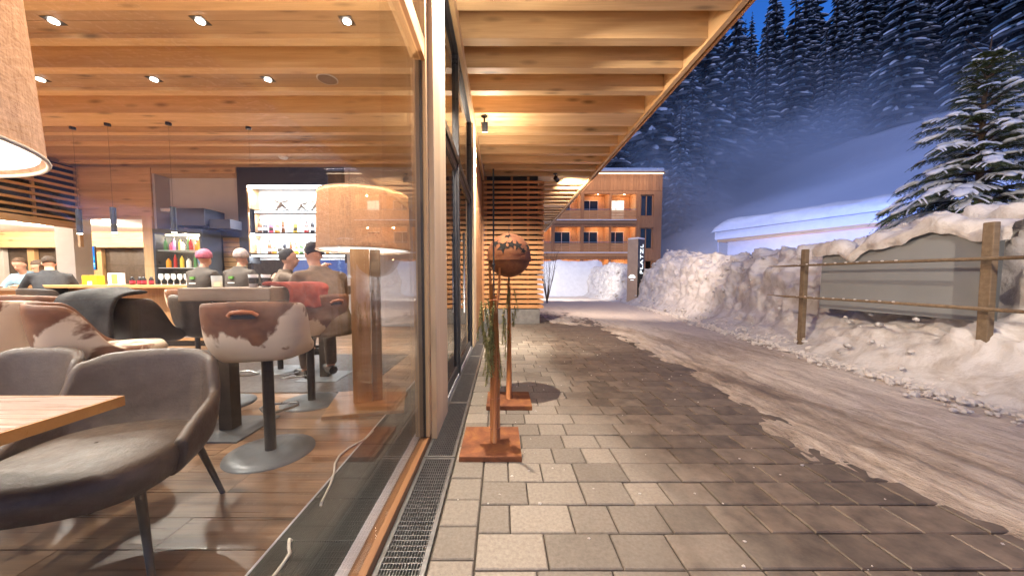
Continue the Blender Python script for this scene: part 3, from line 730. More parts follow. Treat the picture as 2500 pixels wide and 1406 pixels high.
cp.build('snow_cap',M['banksnow'],bd,smooth=True)

# --- spruces
def far_spruce(seed,h,r,wh=25):
    rr=random.Random(seed); C=MB(); N_=MB()
    for w in range(wh):
        zn=.04+.95*(w/(wh-1))**.93; z0=h*zn; L0=r*(1-zn)**.72+.12
        nb=9 if zn<.7 else 6
        for k in range(nb):
            a=2*math.pi*(k+rr.random()*.8)/nb+w; L=L0*rr.uniform(.62,1.12)
            d=Vector((math.cos(a),math.sin(a),0)); s=Vector((-math.sin(a),math.cos(a),0)); zz=z0+rr.uniform(-.25,.25)
            def P(q): return d*L*q+Vector((0,0,zz+.10*L*q-.52*L*q*q))
            ws=[.10*L,.26*L,.20*L,.02*L]; qs=[0,.4,.75,1.0]; b=len(C.v)
            for q,wd in zip(qs,ws):
                p=P(q); j=rr.uniform(.7,1.3); C.v+=[tuple(p-s*wd*j-Vector((0,0,wd*.75))),tuple(p),tuple(p+s*wd*j-Vector((0,0,wd*.75)))]
            for i in range(3):
                o=b+i*3; C.f+=[(o,o+1,o+4,o+3),(o+1,o+2,o+5,o+4)]; C.m+=[0,0]
            # hanging curtain of needles
            for i in range(3):
                q=rr.uniform(.25,.9); p=P(q); hd=.30*L*rr.uniform(.5,1); wd=.12*L
                C.add([p+s*wd,p-s*wd,p+d*.04*L-Vector((0,0,hd))],[(0,1,2)])
            for _s in range(3 if rr.random()<.5 else 2):
                b=len(N_.v); q0=rr.uniform(.1,.6); q1=q0+rr.uniform(.2,.4)
                for i in range(3):
                    q=q0+(q1-q0)*i/2; p=P(q)+Vector((0,0,.05+.02*L)); wd=(.075,.09,.03)[i]*L*rr.uniform(.4,1.1)
                    N_.v+=[tuple(p-s*wd-Vector((0,0,wd*.6))),tuple(p+Vector((0,0,.05*L))),tuple(p+s*wd-Vector((0,0,wd*.6)))]
                for i in range(2):
                    o=b+i*3; N_.f+=[(o,o+1,o+4,o+3),(o+1,o+2,o+5,o+4)]; N_.m+=[0,0]
    T=MB().tube([(0,0,-1),(0,0,h*.6),(0,0,h)],[r*.075,r*.045,.02],7)
    return T.mesh('trunk',M['bark']),C.mesh('crown',M['needle']),N_.mesh('branch_snow',M['farsnow'])
VAR=[far_spruce(s,26,r_,w) for s,r_,w in ((1,4.2,26),(2,3.6,25),(3,4.8,26),(4,3.2,24))]
def plant_tree(i,x,y,sc,rz,label,group,first={}):
    t=thing('spruce_tree',label,'tree',(x,y,terrain_z(x,y)-.2),rz,group); t.scale=(sc*random.uniform(.9,1.1),)*2+(sc,)
    for nme,me in zip(('trunk','crown','branch_snow'),VAR[i%4]):
        o=obj(nme,me,t)
        if nme=='branch_snow': o['kind']='stuff'
rt=random.Random(11); placed=[]
def try_tree(x,y,sc,mind):
    for (a,c) in placed:
        if (a-x)**2+(c-y)**2<mind*mind: return False
    placed.append((x,y)); return True
cnt=0
for k in range(4200):
    y=rt.uniform(38,100); q=rt.uniform(.20,1.66); x=q*y
    edge=62-.0*x
    # lower edge of the wood: rises to the right behind the open slope
    if y<lerp_tab([(.3,44),(.5,46),(.57,50),(.69,58),(.81,66),(1.0,58),(1.28,47),(1.6,39)],q): continue
    sc=rt.uniform(.85,1.35)
    if not try_tree(x,y,sc,4.9 if y<75 else 5.4): continue
    plant_tree(rt.randrange(4),x,y,sc,rt.uniform(0,6.28),'snow-dusted dark spruce standing in the dense forest on the mountainside','spruces of the mountain forest'); cnt+=1
    if cnt>=275: break
# a few closer ones on the flat beside the house
for i,(x,y,sc,lb) in enumerate(((22.0,43,.62,'tall snowy spruce close behind the right corner of the balcony house'),(25.5,47,.80,'dark snowy spruce right of the balcony house, second from its corner'),(29.5,52,.92,'large snowy spruce at the edge of the open slope below the forest'),(20.5,50,.85,'dark snowy spruce rising just above the roof corner of the balcony house'),(16.0,52,.9,'dark spruce half hidden behind the roof of the balcony house'),(33.5,56,.85,'snowy spruce leaning out of the mist at the forest foot'))):
    plant_tree(i,x,y,sc,i*1.3,lb,None)
# --- the lit young spruce behind the bank
def near_spruce():
    rr=random.Random(5); t=thing('spruce_tree','lamplit young spruce with thick snow on its boughs behind the snow bank','tree',(9.0,6.55,.2))
    H=5.45; C=MB(); N_=MB(); B=MB()
    B.tube([(0,0,-.3),(0.02,0,2.4),(.0,.02,4.4),(.03,0,H)],[.085,.06,.03,.008],9)
    def twig(p,d,L):
        # flat spray: a stem with needle blades
        d=d.normalized(); s=d.cross(Vector((0,0,1))).normalized(); n=int(12+L*42)
        for i in range(n):
            q=i/n; pp=p+d*L*q-Vector((0,0,.35*L*q*q)); sd=1 if i%2 else -1
            l=(.085-.04*q)*rr.uniform(.7,1.2); e=(s*sd*.8+d*.7+Vector((0,0,rr.uniform(-.55,.2)))).normalized()*l
            wv=d*.014
            C.add([pp-wv,pp+wv,pp+e],[(0,1,2)])
    def frost(p,d,L):
        d=d.normalized(); s=d.cross(Vector((0,0,1))).normalized(); wd=rr.uniform(.012,.028); n=3; b0=len(N_.v)
        for i in range(n+1):
            q=i/n; pp=p+d*L*q-Vector((0,0,.35*L*q*q)); w2=wd*(1-.55*q)*rr.uniform(.6,1.2)
            N_.v+=[tuple(pp-s*w2-Vector((0,0,.004))),tuple(pp+Vector((0,0,.016+.012*rr.random()))),tuple(pp+s*w2-Vector((0,0,.004)))]
        for i in range(n):
            o=b0+i*3; N_.f+=[(o,o+1,o+4,o+3),(o+1,o+2,o+5,o+4)]; N_.m+=[0,0]
    whs=27
    for w in range(whs):
        zn=w/(whs-1); z0=.35+(H-.75)*zn**.95; L0=1.95*(1-zn)**.85+.16; nb=7 if zn<.75 else 5
        for k in range(nb):
            a=2*math.pi*(k+rr.random()*.7)/nb+w*.9; L=L0*rr.uniform(.65,1.1); d=Vector((math.cos(a),math.sin(a),0)); s=Vector((-math.sin(a),math.cos(a),0))
            up=.10+.45*zn; dr=.62*(1-zn)+.15
            def P(q): return Vector((0,0,z0))+d*L*q+Vector((0,0,up*L*q-dr*L*q*q))
            B.tube([P(0),P(.35),P(.7),P(1)],[.018,.013,.008,.003],5)
            m=max(5,int(L*12))
            for i in range(m):
                q=.18+.80*i/m; tl=(.14+.34*L*(1-q)*.75)*rr.uniform(.7,1.2); t3=(P(min(1,q+.05))-P(q)).normalized()
                for sd in (1,-1):
                    if rr.random()<.36: frost(P(q)+Vector((0,0,.02)),(t3*.75+s*sd*.85+Vector((0,0,-.06))),tl*.95)
                    twig(P(q),(t3*.75+s*sd*.85+Vector((0,0,-.12))),tl)
            twig(P(.85),(P(1)-P(.8)),.22*L+.06)
            # snow pillows on the bough
            m=int(1+L*4.5)
            for i in range(m):
                if rr.random()<.30: continue
                q=.28+.68*(i+rr.random()*.6)/m; p=P(min(.97,q)); r_=(.045+.045*L*(1-abs(q-.6)))*rr.uniform(.5,1.2)
                b0=len(N_.v); N_.ball((0,0,0),1,9,jit=.22)
                ax=(P(min(1,q+.05))-P(q)).normalized(); sy=s; 
                for vi in range(b0,len(N_.v)):
                    v=Vector(N_.v[vi]); N_.v[vi]=tuple(p+ax*v.x*r_*1.7+sy*v.y*r_*1.15*(1+.3*noise.noise(p*5))+Vector((0,0,v.z*r_*.5+r_*.42)))
    for a in (.4,2.4): d=Vector((math.cos(a),math.sin(a)*.4,0)); B.tube([(0,0,H-.35),d*.22+Vector((0,0,H-.18)),d*.42+Vector((0,0,H+.02))],[.008,.006,.003],4)
    B.build('trunk',M['bark'],t,smooth=True); C.build('crown',M['needle2'],t)['kind']='stuff'; N_.build('branch_snow',M['snow'],t,smooth=True)['kind']='stuff'
near_spruce()
# --- pool house with its thick snow roof
PH=thing('pool_house','low flat-roofed pool house under a thick rounded snow roof, lit blue and violet','building',(12.5,20.2,0),math.atan2(-.9,.437))
# local x runs along the front, local -y... front faces the lane
Lp=24
MB().box(.35,.7,0,Lp,.85,3.42).build('wall',M['white'],PH)
MB().box(.35,.86,0,.5,8,3.42).build('wall',M['spruceY'],PH)
MB().box(0,0.0,3.55,Lp,9,4.0).build('roof',M['white'],PH,bev=.02)
MB().box(.1,.1,3.42,Lp,8.9,3.545).build('soffit',M['spruceX'],PH)
for k in range(6):
    MB().box(6.2+k*2.2,.655,.9,8.0+k*2.2,.695,3.1).build('window',M['glassdk'],PH)
sn=MB(); n=150; mm=26
for i in range(n):
    x=-.10+Lp*i/(n-1); e=min(1,i/5.)**.45
    for j in range(mm):
        t_=j/(mm-1)
        if t_<.45:
            a=t_/.45*math.pi*.56; py_=.32-.42*math.cos(a*.9)*1.0; pz=.42*(1-math.cos(a))*.9+.02
            yy=-.22+.35*(1-math.cos(a*.9))**1.2; zz=3.98+.66*math.sin(a*.9)**1.0
        else:
            yy=.1+.9*((t_-.45)/.55)**1.5*9; zz=3.98+.66+.10*((t_-.45)/.55)
        zz=3.97+(zz-3.97)*(e*.96+.04)+.05*fbm((x*.8,yy*1.6,t_*3),4)*(1 if j else 0); yy+=.05*fbm((x*.6,zz*2,4),4)
        sn.v.append((x,yy,zz))
for i in range(n-1):
    for j in range(mm-1): sn.f.append((i*mm+j,(i+1)*mm+j,(i+1)*mm+j+1,i*mm+j+1)); sn.m.append(0)
sn.build('roof_snow',M['snow'],PH,smooth=True)
MB().box(.1,.12,0,.16,.18,3.42).build('corner_post',M['alu'],PH)
BLUE=(.20,.33,1.0); VIO=(.62,.30,1.0); 
for x,pw,c,z in ((3.2,30,(1,.80,.78),1.7),(6.2,30,VIO,1.7),(9.5,45,(1,.55,.75),2.2),(12.5,45,VIO,1.8),(16,70,VIO,1.8)):
    u=MB().box(x-.08,.60,z-.1,x+.08,.69,z+.1).build('wall_light',M['bulb'],PH); point('glow_lamp',(x,.42,z),pw,c,.06,PH)
for x,pw in ((2.0,260),(6,460),(10,1100),(15,1500)):
    u=MB().box(x-.12,-2.62,1.45,x+.12,-2.38,1.6).build('ground_light',M['black'],PH); spot('ground_beam',(x,-2.5,1.65),(x+.2,-.1,4.1),pw,BLUE,130,.8,.06,PH)
# --- balcony house
HO=thing('balcony_house','timber-clad three-storey house with lit recessed balconies at the end of the lane','building',(0,0,0))
YF=32.0; zs=(.75,3.75,6.75); xc=((-.4,2.1),(2.35,4.65),(4.95,7.35),(7.65,10.05),(10.2,12.5))
X0,X1=-.8,14.85
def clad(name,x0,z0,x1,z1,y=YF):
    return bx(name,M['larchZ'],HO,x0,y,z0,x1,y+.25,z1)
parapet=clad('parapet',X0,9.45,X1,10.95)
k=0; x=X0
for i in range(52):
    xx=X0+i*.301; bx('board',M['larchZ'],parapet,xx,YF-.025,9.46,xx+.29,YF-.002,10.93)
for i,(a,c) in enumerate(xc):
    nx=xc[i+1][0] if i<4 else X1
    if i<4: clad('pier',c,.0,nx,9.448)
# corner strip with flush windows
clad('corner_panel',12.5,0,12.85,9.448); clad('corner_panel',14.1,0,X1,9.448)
for z in (.75,3.75,6.75):
    clad('corner_panel',12.852,z+2.35,14.098,z+3.348 if z<6 else 9.448)
    if z<1: clad('corner_panel',12.852,0,14.098,z+.35)
    f=MB().box(12.87,YF+.1,z+.352,12.97,YF+.2,z+2.348).box(13.98,YF+.1,z+.352,14.08,YF+.2,z+2.348).box(13.40,YF+.1,z+.352,13.48,YF+.2,z+2.348).box(12.97,YF+.1,z+.352,13.98,YF+.2,z+.45).box(12.97,YF+.1,z+2.25,13.98,YF+.2,z+2.348).build('window',M['larchZ'],HO)
    for a,c in ((12.972,13.398),(13.482,13.978)):
        bx('pane',M['glassdk'],f,a,YF+.14,z+.452,c,YF+.16,z+2.248)
    bx('curtain',M['greywall'],f,13.0,YF+.3,z+.4,13.6,YF+.34,z+2.3)
bx('side_wall',M['larchY'],HO,14.6,YF+.252,0,X1-.002,45,10.94)
bx('interior',M['anth'],HO,X0,YF+2.1,0,14.55,YF+2.3,9.44)
litw={(4,2)}
for fi,z in enumerate(zs):
    bx('floor_slab',M['larchX'],HO,X0,YF-.06,z-.30,12.49,YF+2.05,z-.02)
    sl=bx('ledge_snow',M['snow'],HO,X0,YF-.16,z-.018,12.49,YF-.02,z+.07,bev=.02)
    for ci,(a,c) in enumerate(xc):
        if ci==0 and False: continue
        bx('balcony_wall',M['spruceZ'],HO,a,YF+1.72,z,c,YF+1.8,z+2.70)
        bx('balcony_wall',M['spruceY'],HO,a-.10,YF+.252,z,a,YF+1.718,z+2.70); bx('balcony_wall',M['spruceY'],HO,c,YF+.252,z,c+.10,YF+1.718,z+2.70)
        bx('balcony_ceiling',M['spruceX'],HO,a,YF+.02,z+2.6 if fi<2 else z+2.6,c,YF+1.716,z+2.69)
        clad('balcony_lintel',a,z+2.42,c,z+2.698)
        w=bx('window',M['white'],HO,a+.10,YF+1.66,z+.05,a+1.76,YF+1.718,z+2.2)
        for p0,p1 in ((.06,.80),(.86,1.60)):
            bx('pane',M['litpane'] if (ci,fi) in litw else M['darkpane'],w,a+.10+p0,YF+1.645,z+.11,a+.10+p1,YF+1.657,z+2.14)
        rl=MB()
        for q in range(6): rl.box(a,YF+.03,z+.06+q*.145,c,YF+.055,z+.19+q*.145)
        rl.build('balustrade',M['larchX'],HO); bx('handrail',M['galv'],HO,a,YF+.0,z+.98,c,YF+.06,z+1.03)
        lp=bx('ceiling_lamp',M['bulb'],HO,(a+c)/2+.25,YF+.8,z+2.57,(a+c)/2+.37,YF+.92,z+2.598)
        if ci>0: point('balcony_lamp',((a+c)/2+.3,YF+.86,z+2.45),19,(1,.45,.20),.06,HO)
bx('cornice_led',M['ledstrip'],HO,3,YF-.10,10.96,X1+.05,YF-.05,11.0); bx('roof',M['larchX'],HO,X0,YF-.2,11.002,X1+.1,45,11.12); bx('roof_snow',M['snow'],HO,X0,YF-.2,11.122,X1+.1,45,11.5,bev=.15)
area('cornice_lamp',(9,YF-1.6,10.9),(9,YF-.02,5.5),170,(1,.74,.50),11,.06,HO)
# bare shrub beside the screen
sh=thing('bare_shrub','thin leafless shrub standing in front of the balcony house by the slatted screen','shrub',(2.35,17.5,0))
rr=random.Random(3); b=MB()
for k in range(22):
    a=rr.uniform(0,6.28); d=Vector((math.cos(a)*.22,math.sin(a)*.22,1)); h=rr.uniform(1.8,3.1); p=[Vector((0,0,0)),d*h*.4,d*h*.75+Vector((rr.uniform(-.1,.1),0,0)),d*h]
    b.tube(p,[.014,.010,.006,.002],4)
    for j in range(6):
        q=p[1]+(p[3]-p[1])*rr.random(); e=Vector((rr.uniform(-1,1),rr.uniform(-1,1),1.1))*.22; b.tube([q,q+e],[.004,.001],3)
b.build('stems',M['bark'],sh)
# ================================================================ INTERIOR THINGS
def floor_lamp():
    t=thing('floor_lamp','burlap drum floor lamp on two wooden planks just inside the window','lamp',(-1.25,3.16,0),R(14))
    shade(t,1.425)
    MB().box(-.33,-.33,0,.33,.33,.03).build('base',M['oakX'],t,bev=.004)
    MB().box(-.125,-.06,.03,.035,.0,1.44).build('plank',M['oakZ'],t,bev=.004)
    MB().box(.04,-.02,.03,.125,.03,1.44).build('plank',M['greyoak'],t,bev=.004)
    return t
def shade(t,z0,r0=.405,r1=.385,h=.50):
    n=64; s=MB().lathe([(r0,z0),(r0-.002,z0+.01),((r0+r1)/2,z0+h/2),(r1,z0+h)],n).build('shade',M['burlap'],t,smooth=True)
    for r,z in ((r0,z0),(r1,z0+h)):
        MB().tube([(r*math.cos(a*.0982),r*math.sin(a*.0982),z) for a in range(65)],.005,6,cap=False).build('rim',M['cable'],s,smooth=True)
    d=MB(); d.lathe([(0,z0+.012),(r0-.012,z0+.012)],48).build('diffuser',M['diffuser'],t)
    MB().lathe([(.0,z0+h-.02),(r1-.01,z0+h-.02)],32).build('top_diffuser',M['diffuser2'],t)
    point('bulb',(0,0,z0+.26),2.8,(1,.76,.58),.09,t)
    point('down_bulb',(0,0,z0-.04),13,(1,.84,.66),.12,t); point('up_bulb',(0,0,z0+h+.04),110,(1,.72,.45),.12,t)
M['diffuser2']=emit('top_diffuser',(1,.82,.60),1.2)
floor_lamp()
pl=thing('pendant_lamp','large burlap drum pendant hanging over the dining table in the near corner','lamp',(-1.44,.58,0)); shade(pl,1.45,.42,.39,.56)
MB().tube([(0,0,1.99),(0,0,3.98)],.006,6).build('cord',M['cable'],pl)
lc=thing('lamp_cable','cream power cable trailing from the floor lamp across the planks','cable',(-1,2.1,0))
cp_=[(.02,.45),(.012,.31),(-.045,.19),(-.062,.08),(-.045,-.02),(-.0,-.12),(.04,-.25),(.07,-.40)]
MB().tube([(x,y,.008) for x,y in cp_],.007,7).build('cord',M['cable'],lc,smooth=True)
MB().tube([(.07,-.40,.008),(.075,-.42,-.01)],.007,6).tube([(.07,-.65,.0),(.07,-.665,.02),(.095,-.71,.02),(.115,-.735,.014),(.118,-.79,.012),(.11,-.84,.0)],.007,7).build('cord_loop',M['cable'],lc,smooth=True)
# floor convector: long grille of fine slats
cv=thing('floor_convector','dark slatted convector grille set in the floor along the window','grille',(-.82,1.5,0))
M['convector']=flat('grey_green_grille',(.085,.09,.08),.4,.5,.15,8,.05)
cb=MB()
for k in range(34): x=-.168+k*.0102; cb.box(x-.003,-1.9,-.012,x+.003,3.2,.002)
o=cb.build('slat',M['convector'],cv); o['kind']='stuff'
for y in (-1.2,-.6,-.05,.25,.85,1.45,2.05,2.65): MB().box(-.172,y-.004,-.012,.172,y+.004,.003).build('cross_bar',M['convector'],cv)
MB().box(-.182,-1.9,-.013,-.173,3.2,.004).box(.173,-1.9,-.013,.182,3.2,.004).build('edge_rail',M['alu'],cv)
# --- tub chairs
def tub(parent,name,mat,rx,ry,z0,ztop,A,flare,thick,expo=2.6,n=44,m=7,sub=1):
    b=MB()
    for i in range(n):
        th=-A+2*A*i/(n-1); c,s=math.cos(th),math.sin(th); q=(abs(c)**expo+abs(s)**expo)**(-1/expo)
        zt=ztop(th)
        for j in range(m):
            f=j/(m-1); z=z0+(zt-z0)*f; g_=1+flare*f*max(0,c)*.9+.06*math.sin(f*2.2); bot=.80+.20*min(1,f*3)**.6
            b.v.append((rx*q*s*g_*bot,-ry*q*c*(g_)*bot,z))
    for i in range(n-1):
        for j in range(m-1): b.f.append((i*m+j,(i+1)*m+j,(i+1)*m+j+1,i*m+j+1)); b.m.append(0)
    return b.build(name,mat,parent,smooth=True,sol=thick,sub=sub)
def ss(a,b,x): x=max(0,min(1,(x-a)/(b-a))); return x*x*(3-2*x)
def armchair(label,loc,rz):
    t=thing('tub_armchair',label,'armchair',loc,rz,'leather tub armchairs at the dining table')
    def zt(th): a=abs(th); return .80-.02*(a/.8)**2-.02*ss(.5,.75,a)-.155*ss(.80,.98,a)-.045*ss(1.0,1.9,a)
    tub(t,'shell',M['leather'],.285,.30,.315,zt,1.85,.24,.05,2.9,64)
    b=MB(); n=40
    for z,k in ((.325,.80),(.335,.93),(.40,1.0),(.445,.98),(.463,.86),(.470,.5),(.472,.02)):
        for i in range(n):
            a=2*math.pi*i/n; c,s=math.cos(a),math.sin(a); q=(abs(c)**2.8+abs(s)**2.8)**(-1/2.8); b.v.append((.30*q*s*k,.045+.325*q*c*k,z+.012*math.exp(-((.1-k)**2)*4)))
    for j in range(6):
        for i in range(n): b.f.append((j*n+i,j*n+(i+1)%n,(j+1)*n+(i+1)%n,(j+1)*n+i)); b.m.append(0)
    b.build('seat',M['leather'],t,smooth=True)
    MB().tube([(-.29+.58*i/12,-.30-.075+.11*abs(i/6-1)**2.2,.585) for i in range(13)],.004,6).build('seam',M['leatherdk'],t)
    for sx in (-1,1):
        MB().tube([(sx*.235,.22,.335),(sx*.285,.27,0)],[.017,.012],10).build('leg',M['chairleg'],t,smooth=True)
        MB().tube([(sx*.225,-.20,.335),(sx*.275,-.31,0)],[.017,.012],10).build('leg',M['chairleg'],t,smooth=True)
    return t
ARM1=armchair('grey-brown leather tub armchair nearest the window, its right arm in full view',(-1.69,1.42,0),R(-163))
armchair('grey-brown leather tub armchair further from the window, only its round back above the table',(-2.46,1.46,0),R(176))
# --- dining table
dt=thing('dining_table','oiled oak dining table corner at the lower left with an orange-brown edge','table',(-2.1,.68,0))
MB().box(-.95,-.5,.716,.769,.489,.75).build('tabletop',M['tabletop'],dt,bev=.003)
MB().box(.770,-.5,.715,.778,.497,.749).box(-.95,.490,.715,.769,.497,.749).build('edge_band',M['edgeband'],dt)
MB().box(-.75,-.06,.02,-.6,.06,.714).build('leg',M['black'],dt); MB().box(-.95,-.3,0,-.4,.3,.02).build('foot_plate',M['black'],dt)
nt_=thing('table_tray','small dark tray at the edge of the dining table','tray',(-1.72,.985,.7505)); MB().box(-.13,-.06,0,.13,.06,.012).build('tray',M['bronze'],nt_,bev=.004)
# --- low pale bench beyond the chairs
bn=thing('low_table','low white-topped table between the armchairs and the bar stools','table',(-2.95,2.45,0))
MB().box(-.55,-.36,.42,.40,.36,.46).build('tabletop',M['white'],bn,bev=.008); MB().box(-.45,-.28,.0,.32,.28,.419).build('base',M['white'],bn,bev=.006)
mn=thing('menu_card','thin dark menu lying on the low white table','menu',(-2.9,2.62,.4605)); MB().box(-.14,-.09,0,.14,.09,.006).build('card',M['black'],mn)
# --- cowhide bar stools
def stool(label,loc,rz,mat='cow',handle=True,base=True,w=.235):
    t=thing('bar_stool',label,'bar stool',loc,rz,'cowhide bar stools round the high tables')
    def zt(th): a=abs(th); return 1.035-.012*(a/.8)**2-.20*ss(1.0,1.6,a)-.04*ss(1.4,1.9,a)
    tub(t,'shell',M[mat],w,.25,.66,zt,1.9,.16,.035,4.0,52)
    b=MB(); n=28
    for z,k in ((.665,.72),(.67,.95),(.715,1.0),(.745,.93),(.752,.6),(.754,.02)):
        for i in range(n):
            a=2*math.pi*i/n; c,s=math.cos(a),math.sin(a); q=(abs(c)**3+abs(s)**3)**(-1/3); b.v.append(((w-.02)*q*s*k,.02+.25*q*c*k,z))
    for j in range(5):
        for i in range(n): b.f.append((j*n+i,j*n+(i+1)%n,(j+1)*n+(i+1)%n,(j+1)*n+i)); b.m.append(0)
    b.build('seat',M[mat],t,smooth=True)
    if handle:
        hs=MB().tube([(-.07,-.335,.955),(-.05,-.352,.972),(0,-.362,.978),(.05,-.352,.972),(.07,-.335,.955)],.011,8).build('handle',M['strap'],t,smooth=True)
        MB().box(-.06,-.338,.935,.06,-.330,.958).build('slot',M['black'],hs)
    MB().tube([(0,0,.64),(0,0,.665)],.10,16).tube([(0,0,.02),(0,0,.65)],.034,14).build('column',M['black'],t,smooth=False,bev=.002)
    MB().tube([(-.03,.02,.26),(-.12,.20,.24),(-.10,.27,.24),(.10,.27,.24),(.12,.20,.24),(.03,.02,.26)],.008,7).build('footrest',M['steel'],t,smooth=True)
    MB().lathe([(0,.022),(.20,.020),(.262,.010),(.266,.0)],48).build('base_plate',M['baseplate'],t,smooth=True)
    return t
def fz(dx,dy): return math.atan2(-dx,dy)
stool('brown and cream cowhide bar stool in front of the high table, leather back handle',(-1.555,2.24,0),fz(-.30,1))
stool('cowhide bar stool under the person in the brown jacket',(-1.81,3.2,0),fz(-1,.35))
stool('cream cowhide bar stool with a large brown patch turned side-on behind the near armchairs',(-2.50,2.15,0),fz(.62,.80),handle=False)
stool('cowhide bar stool at the far left edge of the window',(-3.42,2.32,0),fz(-.5,.85))
stool('cowhide bar stool with a dark back patch, left of the one with the coat',(-4.15,3.15,0),fz(-.1,1),handle=False)
stool('pale cowhide bar stool next to the one with the draped coat',(-3.72,3.3,0),fz(.1,1),handle=False)
st7=stool('dark leather bar stool carrying a draped black coat',(-2.95,2.82,0),fz(.1,1),'leatherdk',False)
stool('dark brown leather bar stool beside the end of the high table',(-2.62,3.15,0),fz(.5,.8),'leatherdk',False)
stool('cowhide bar stool under the person with raised glass',(-2.85,4.35,0),fz(1,.2),handle=False)
stool('cowhide bar stool under the person in the pink beanie',(-4.80,5.35,0),fz(0,1),handle=False)
stool('cowhide bar stool under the person in the grey beanie',(-4.2,5.35,0),fz(0,1),handle=False)
co=thing('draped_coat','black coat draped over the back of a bar stool','coat',(-2.95,2.82,0),fz(.1,1))
b=MB(); n=26;m=12
for i in range(n):
    x=-.255+.51*i/(n-1)
    for j in range(m):
        f=j/(m-1); y=-.30-.10*math.sin(min(1,f*2.2)*1.57)+ (0 if f>.18 else .14*(1-f/.18)); z=1.06+.03*math.cos(x*6)-max(0,f-.14)*.52+.012*noise.noise(Vector((x*9,f*5,0)))
        y+=.02*noise.noise(Vector((x*8,f*6,3))); b.v.append((x*(1-.08*f),y,z))
for i in range(n-1):
    for j in range(m-1): b.f.append((i*m+j,(i+1)*m+j,(i+1)*m+j+1,i*m+j+1)); b.m.append(0)
M['coat']=flat('black_fabric',(.014,.012,.012),.75,0,.3,18,.5); b.build('cloth',M['coat'],co,smooth=True,sol=.03,sub=1)
rc=thing('red_jacket','red jacket hanging over the long edge of the high table behind the cowhide stool','jacket',(-1.64,2.85,0),0)
b=MB(); 
for i in range(n):
    u_=-.30+.60*i/(n-1)
    for j in range(m):
        f=j/(m-1); x=-.16+.18*min(1,f/.4)+.03*noise.noise(Vector((u_*8,f*4,1))); y=u_*(1-.12*f); z=1.125-max(0,f-.38)*.33*(1+.3*noise.noise(Vector((u_*5,2,1))))+.012*noise.noise(Vector((u_*9,f*6,1))); b.v.append((x+.03*ss(.3,.5,f),y,z))
for i in range(n-1):
    for j in range(m-1): b.f.append((i*m+j,(i+1)*m+j,(i+1)*m+j+1,i*m+j+1)); b.m.append(0)
b.build('cloth',M['red'],rc,smooth=True,sol=.035,sub=1)
# --- high table
ht=thing('high_table','grey-brown oak slab high table with steel pedestal in the middle of the room','table',(-2.0,3.3,0))
MB().box(-.30,-.88,1.005,.36,1.0,1.10).build('tabletop',M['greyoak'],ht,bev=.008)
for y in (-.70,.75):
    MB().box(-.16,y-.05,.012,-.06,y+.05,1.004).build('leg',M['bronze'],ht,bev=.003)
    MB().box(-.34,y-.24,0,.12,y+.24,.012).build('base_plate',M['baseplate'],ht)
vt=thing('tumbler','patterned glass tumbler with a candle on the high table','glass',(-2.18,2.62,1.10)); MB().lathe([(0,.003),(.033,.003),(.036,.09),(.033,.09),(.030,.008)],16).build('glass',M['glassware'],vt,smooth=True); MB().tube([(0,0,.01),(0,0,.04)],.018,10).build('candle',M['candle'],vt)
for i,(x,y,lb) in enumerate(((-1.90,2.62,'white cup on the high table, left of the pair'),(-1.83,2.66,'white cup on the high table, right of the pair'))):
    t=thing('cup',lb,'cup',(x,y,1.10)); MB().lathe([(0,.002),(.028,.002),(.034,.10),(.031,.10),(.02,.01)],16).build('cup',M['white'],t,smooth=True); MB().lathe([(.0315,.03),(.0345,.05),(.035,.075)],16).build('band',M['black'],t)
# --- bar counter
bar=thing('bar_counter','long wooden bar counter with pale lit top in front of the bottle shelves','bar',(-6,6.1,0))
MB().box(-2.1,-.38,1.03,2.1,.40,1.085).build('counter_top',M['oakX'],bar,bev=.006)
for k in range(14): MB().box(-2.0+k*.286,-.12,.10,-2.0+k*.286+.282,-.09,1.028).build('front_board',M['oakZ'],bar)
MB().box(-2.0,-.088,.0,2.0,.3,1.027).build('carcass',M['black'],bar); MB().box(-2.0,-.40,.20,2.0,-.36,.24).build('foot_rail',M['steel'],bar)
tb=thing('tall_table','boxy wooden standing table at the far left with three people round it','table',(-8.75,6.25,0))
MB().box(-.9,-.35,.98,.75,.35,1.03).build('tabletop',M['greyoak'],tb,bev=.006); MB().box(-.8,-.28,0,.65,.28,.979).build('base',M['oakX'],tb)
yb=thing('yellow_box','yellow carton on the bar counter','box',(-7.06,5.92,1.085)); MB().box(-.13,-.06,0,.13,.06,.16).build('carton',M['yellow'],yb,bev=.004); MB().box(-.02,-.075,0,.05,-.063,.06).build('price_card',M['white'],yb)
nh=thing('menu_stand','white and orange menu stand on the bar counter','menu stand',(-6.66,5.92,1.085)); MB().box(-.12,-.03,0,.12,.03,.20).build('holder',M['white'],nh,bev=.004); MB().box(-.05,-.036,.02,.05,-.031,.18).build('print',M['orange'],nh)
for i in range(4):
    t=thing('sauce_jar','small dark jar with red label on the bar counter, '+('first','second','third','fourth')[i]+' from the menu stand','jar',(-6.42+i*.10,5.95+.03*(i%2),1.085))
    MB().lathe([(0,.0),(.035,.0),(.035,.09),(.02,.12),(.02,.14),(0,.14)],12).build('jar',M['black'],t,smooth=True); MB().lathe([(.0355,.02),(.0355,.07)],12).build('label_band',M['redplastic'],t)
for i in range(5):
    t=thing('wine_glass','clear stemmed glass on the bar counter, '+('first','second','third','fourth','fifth')[i]+' in its row','glass',(-5.95+i*.11,5.98,1.085))
    MB().lathe([(.032,.0),(.004,.006),(.004,.075),(.03,.10),(.036,.14),(.028,.19)],12).build('glass',M['glassware'],t,smooth=True)
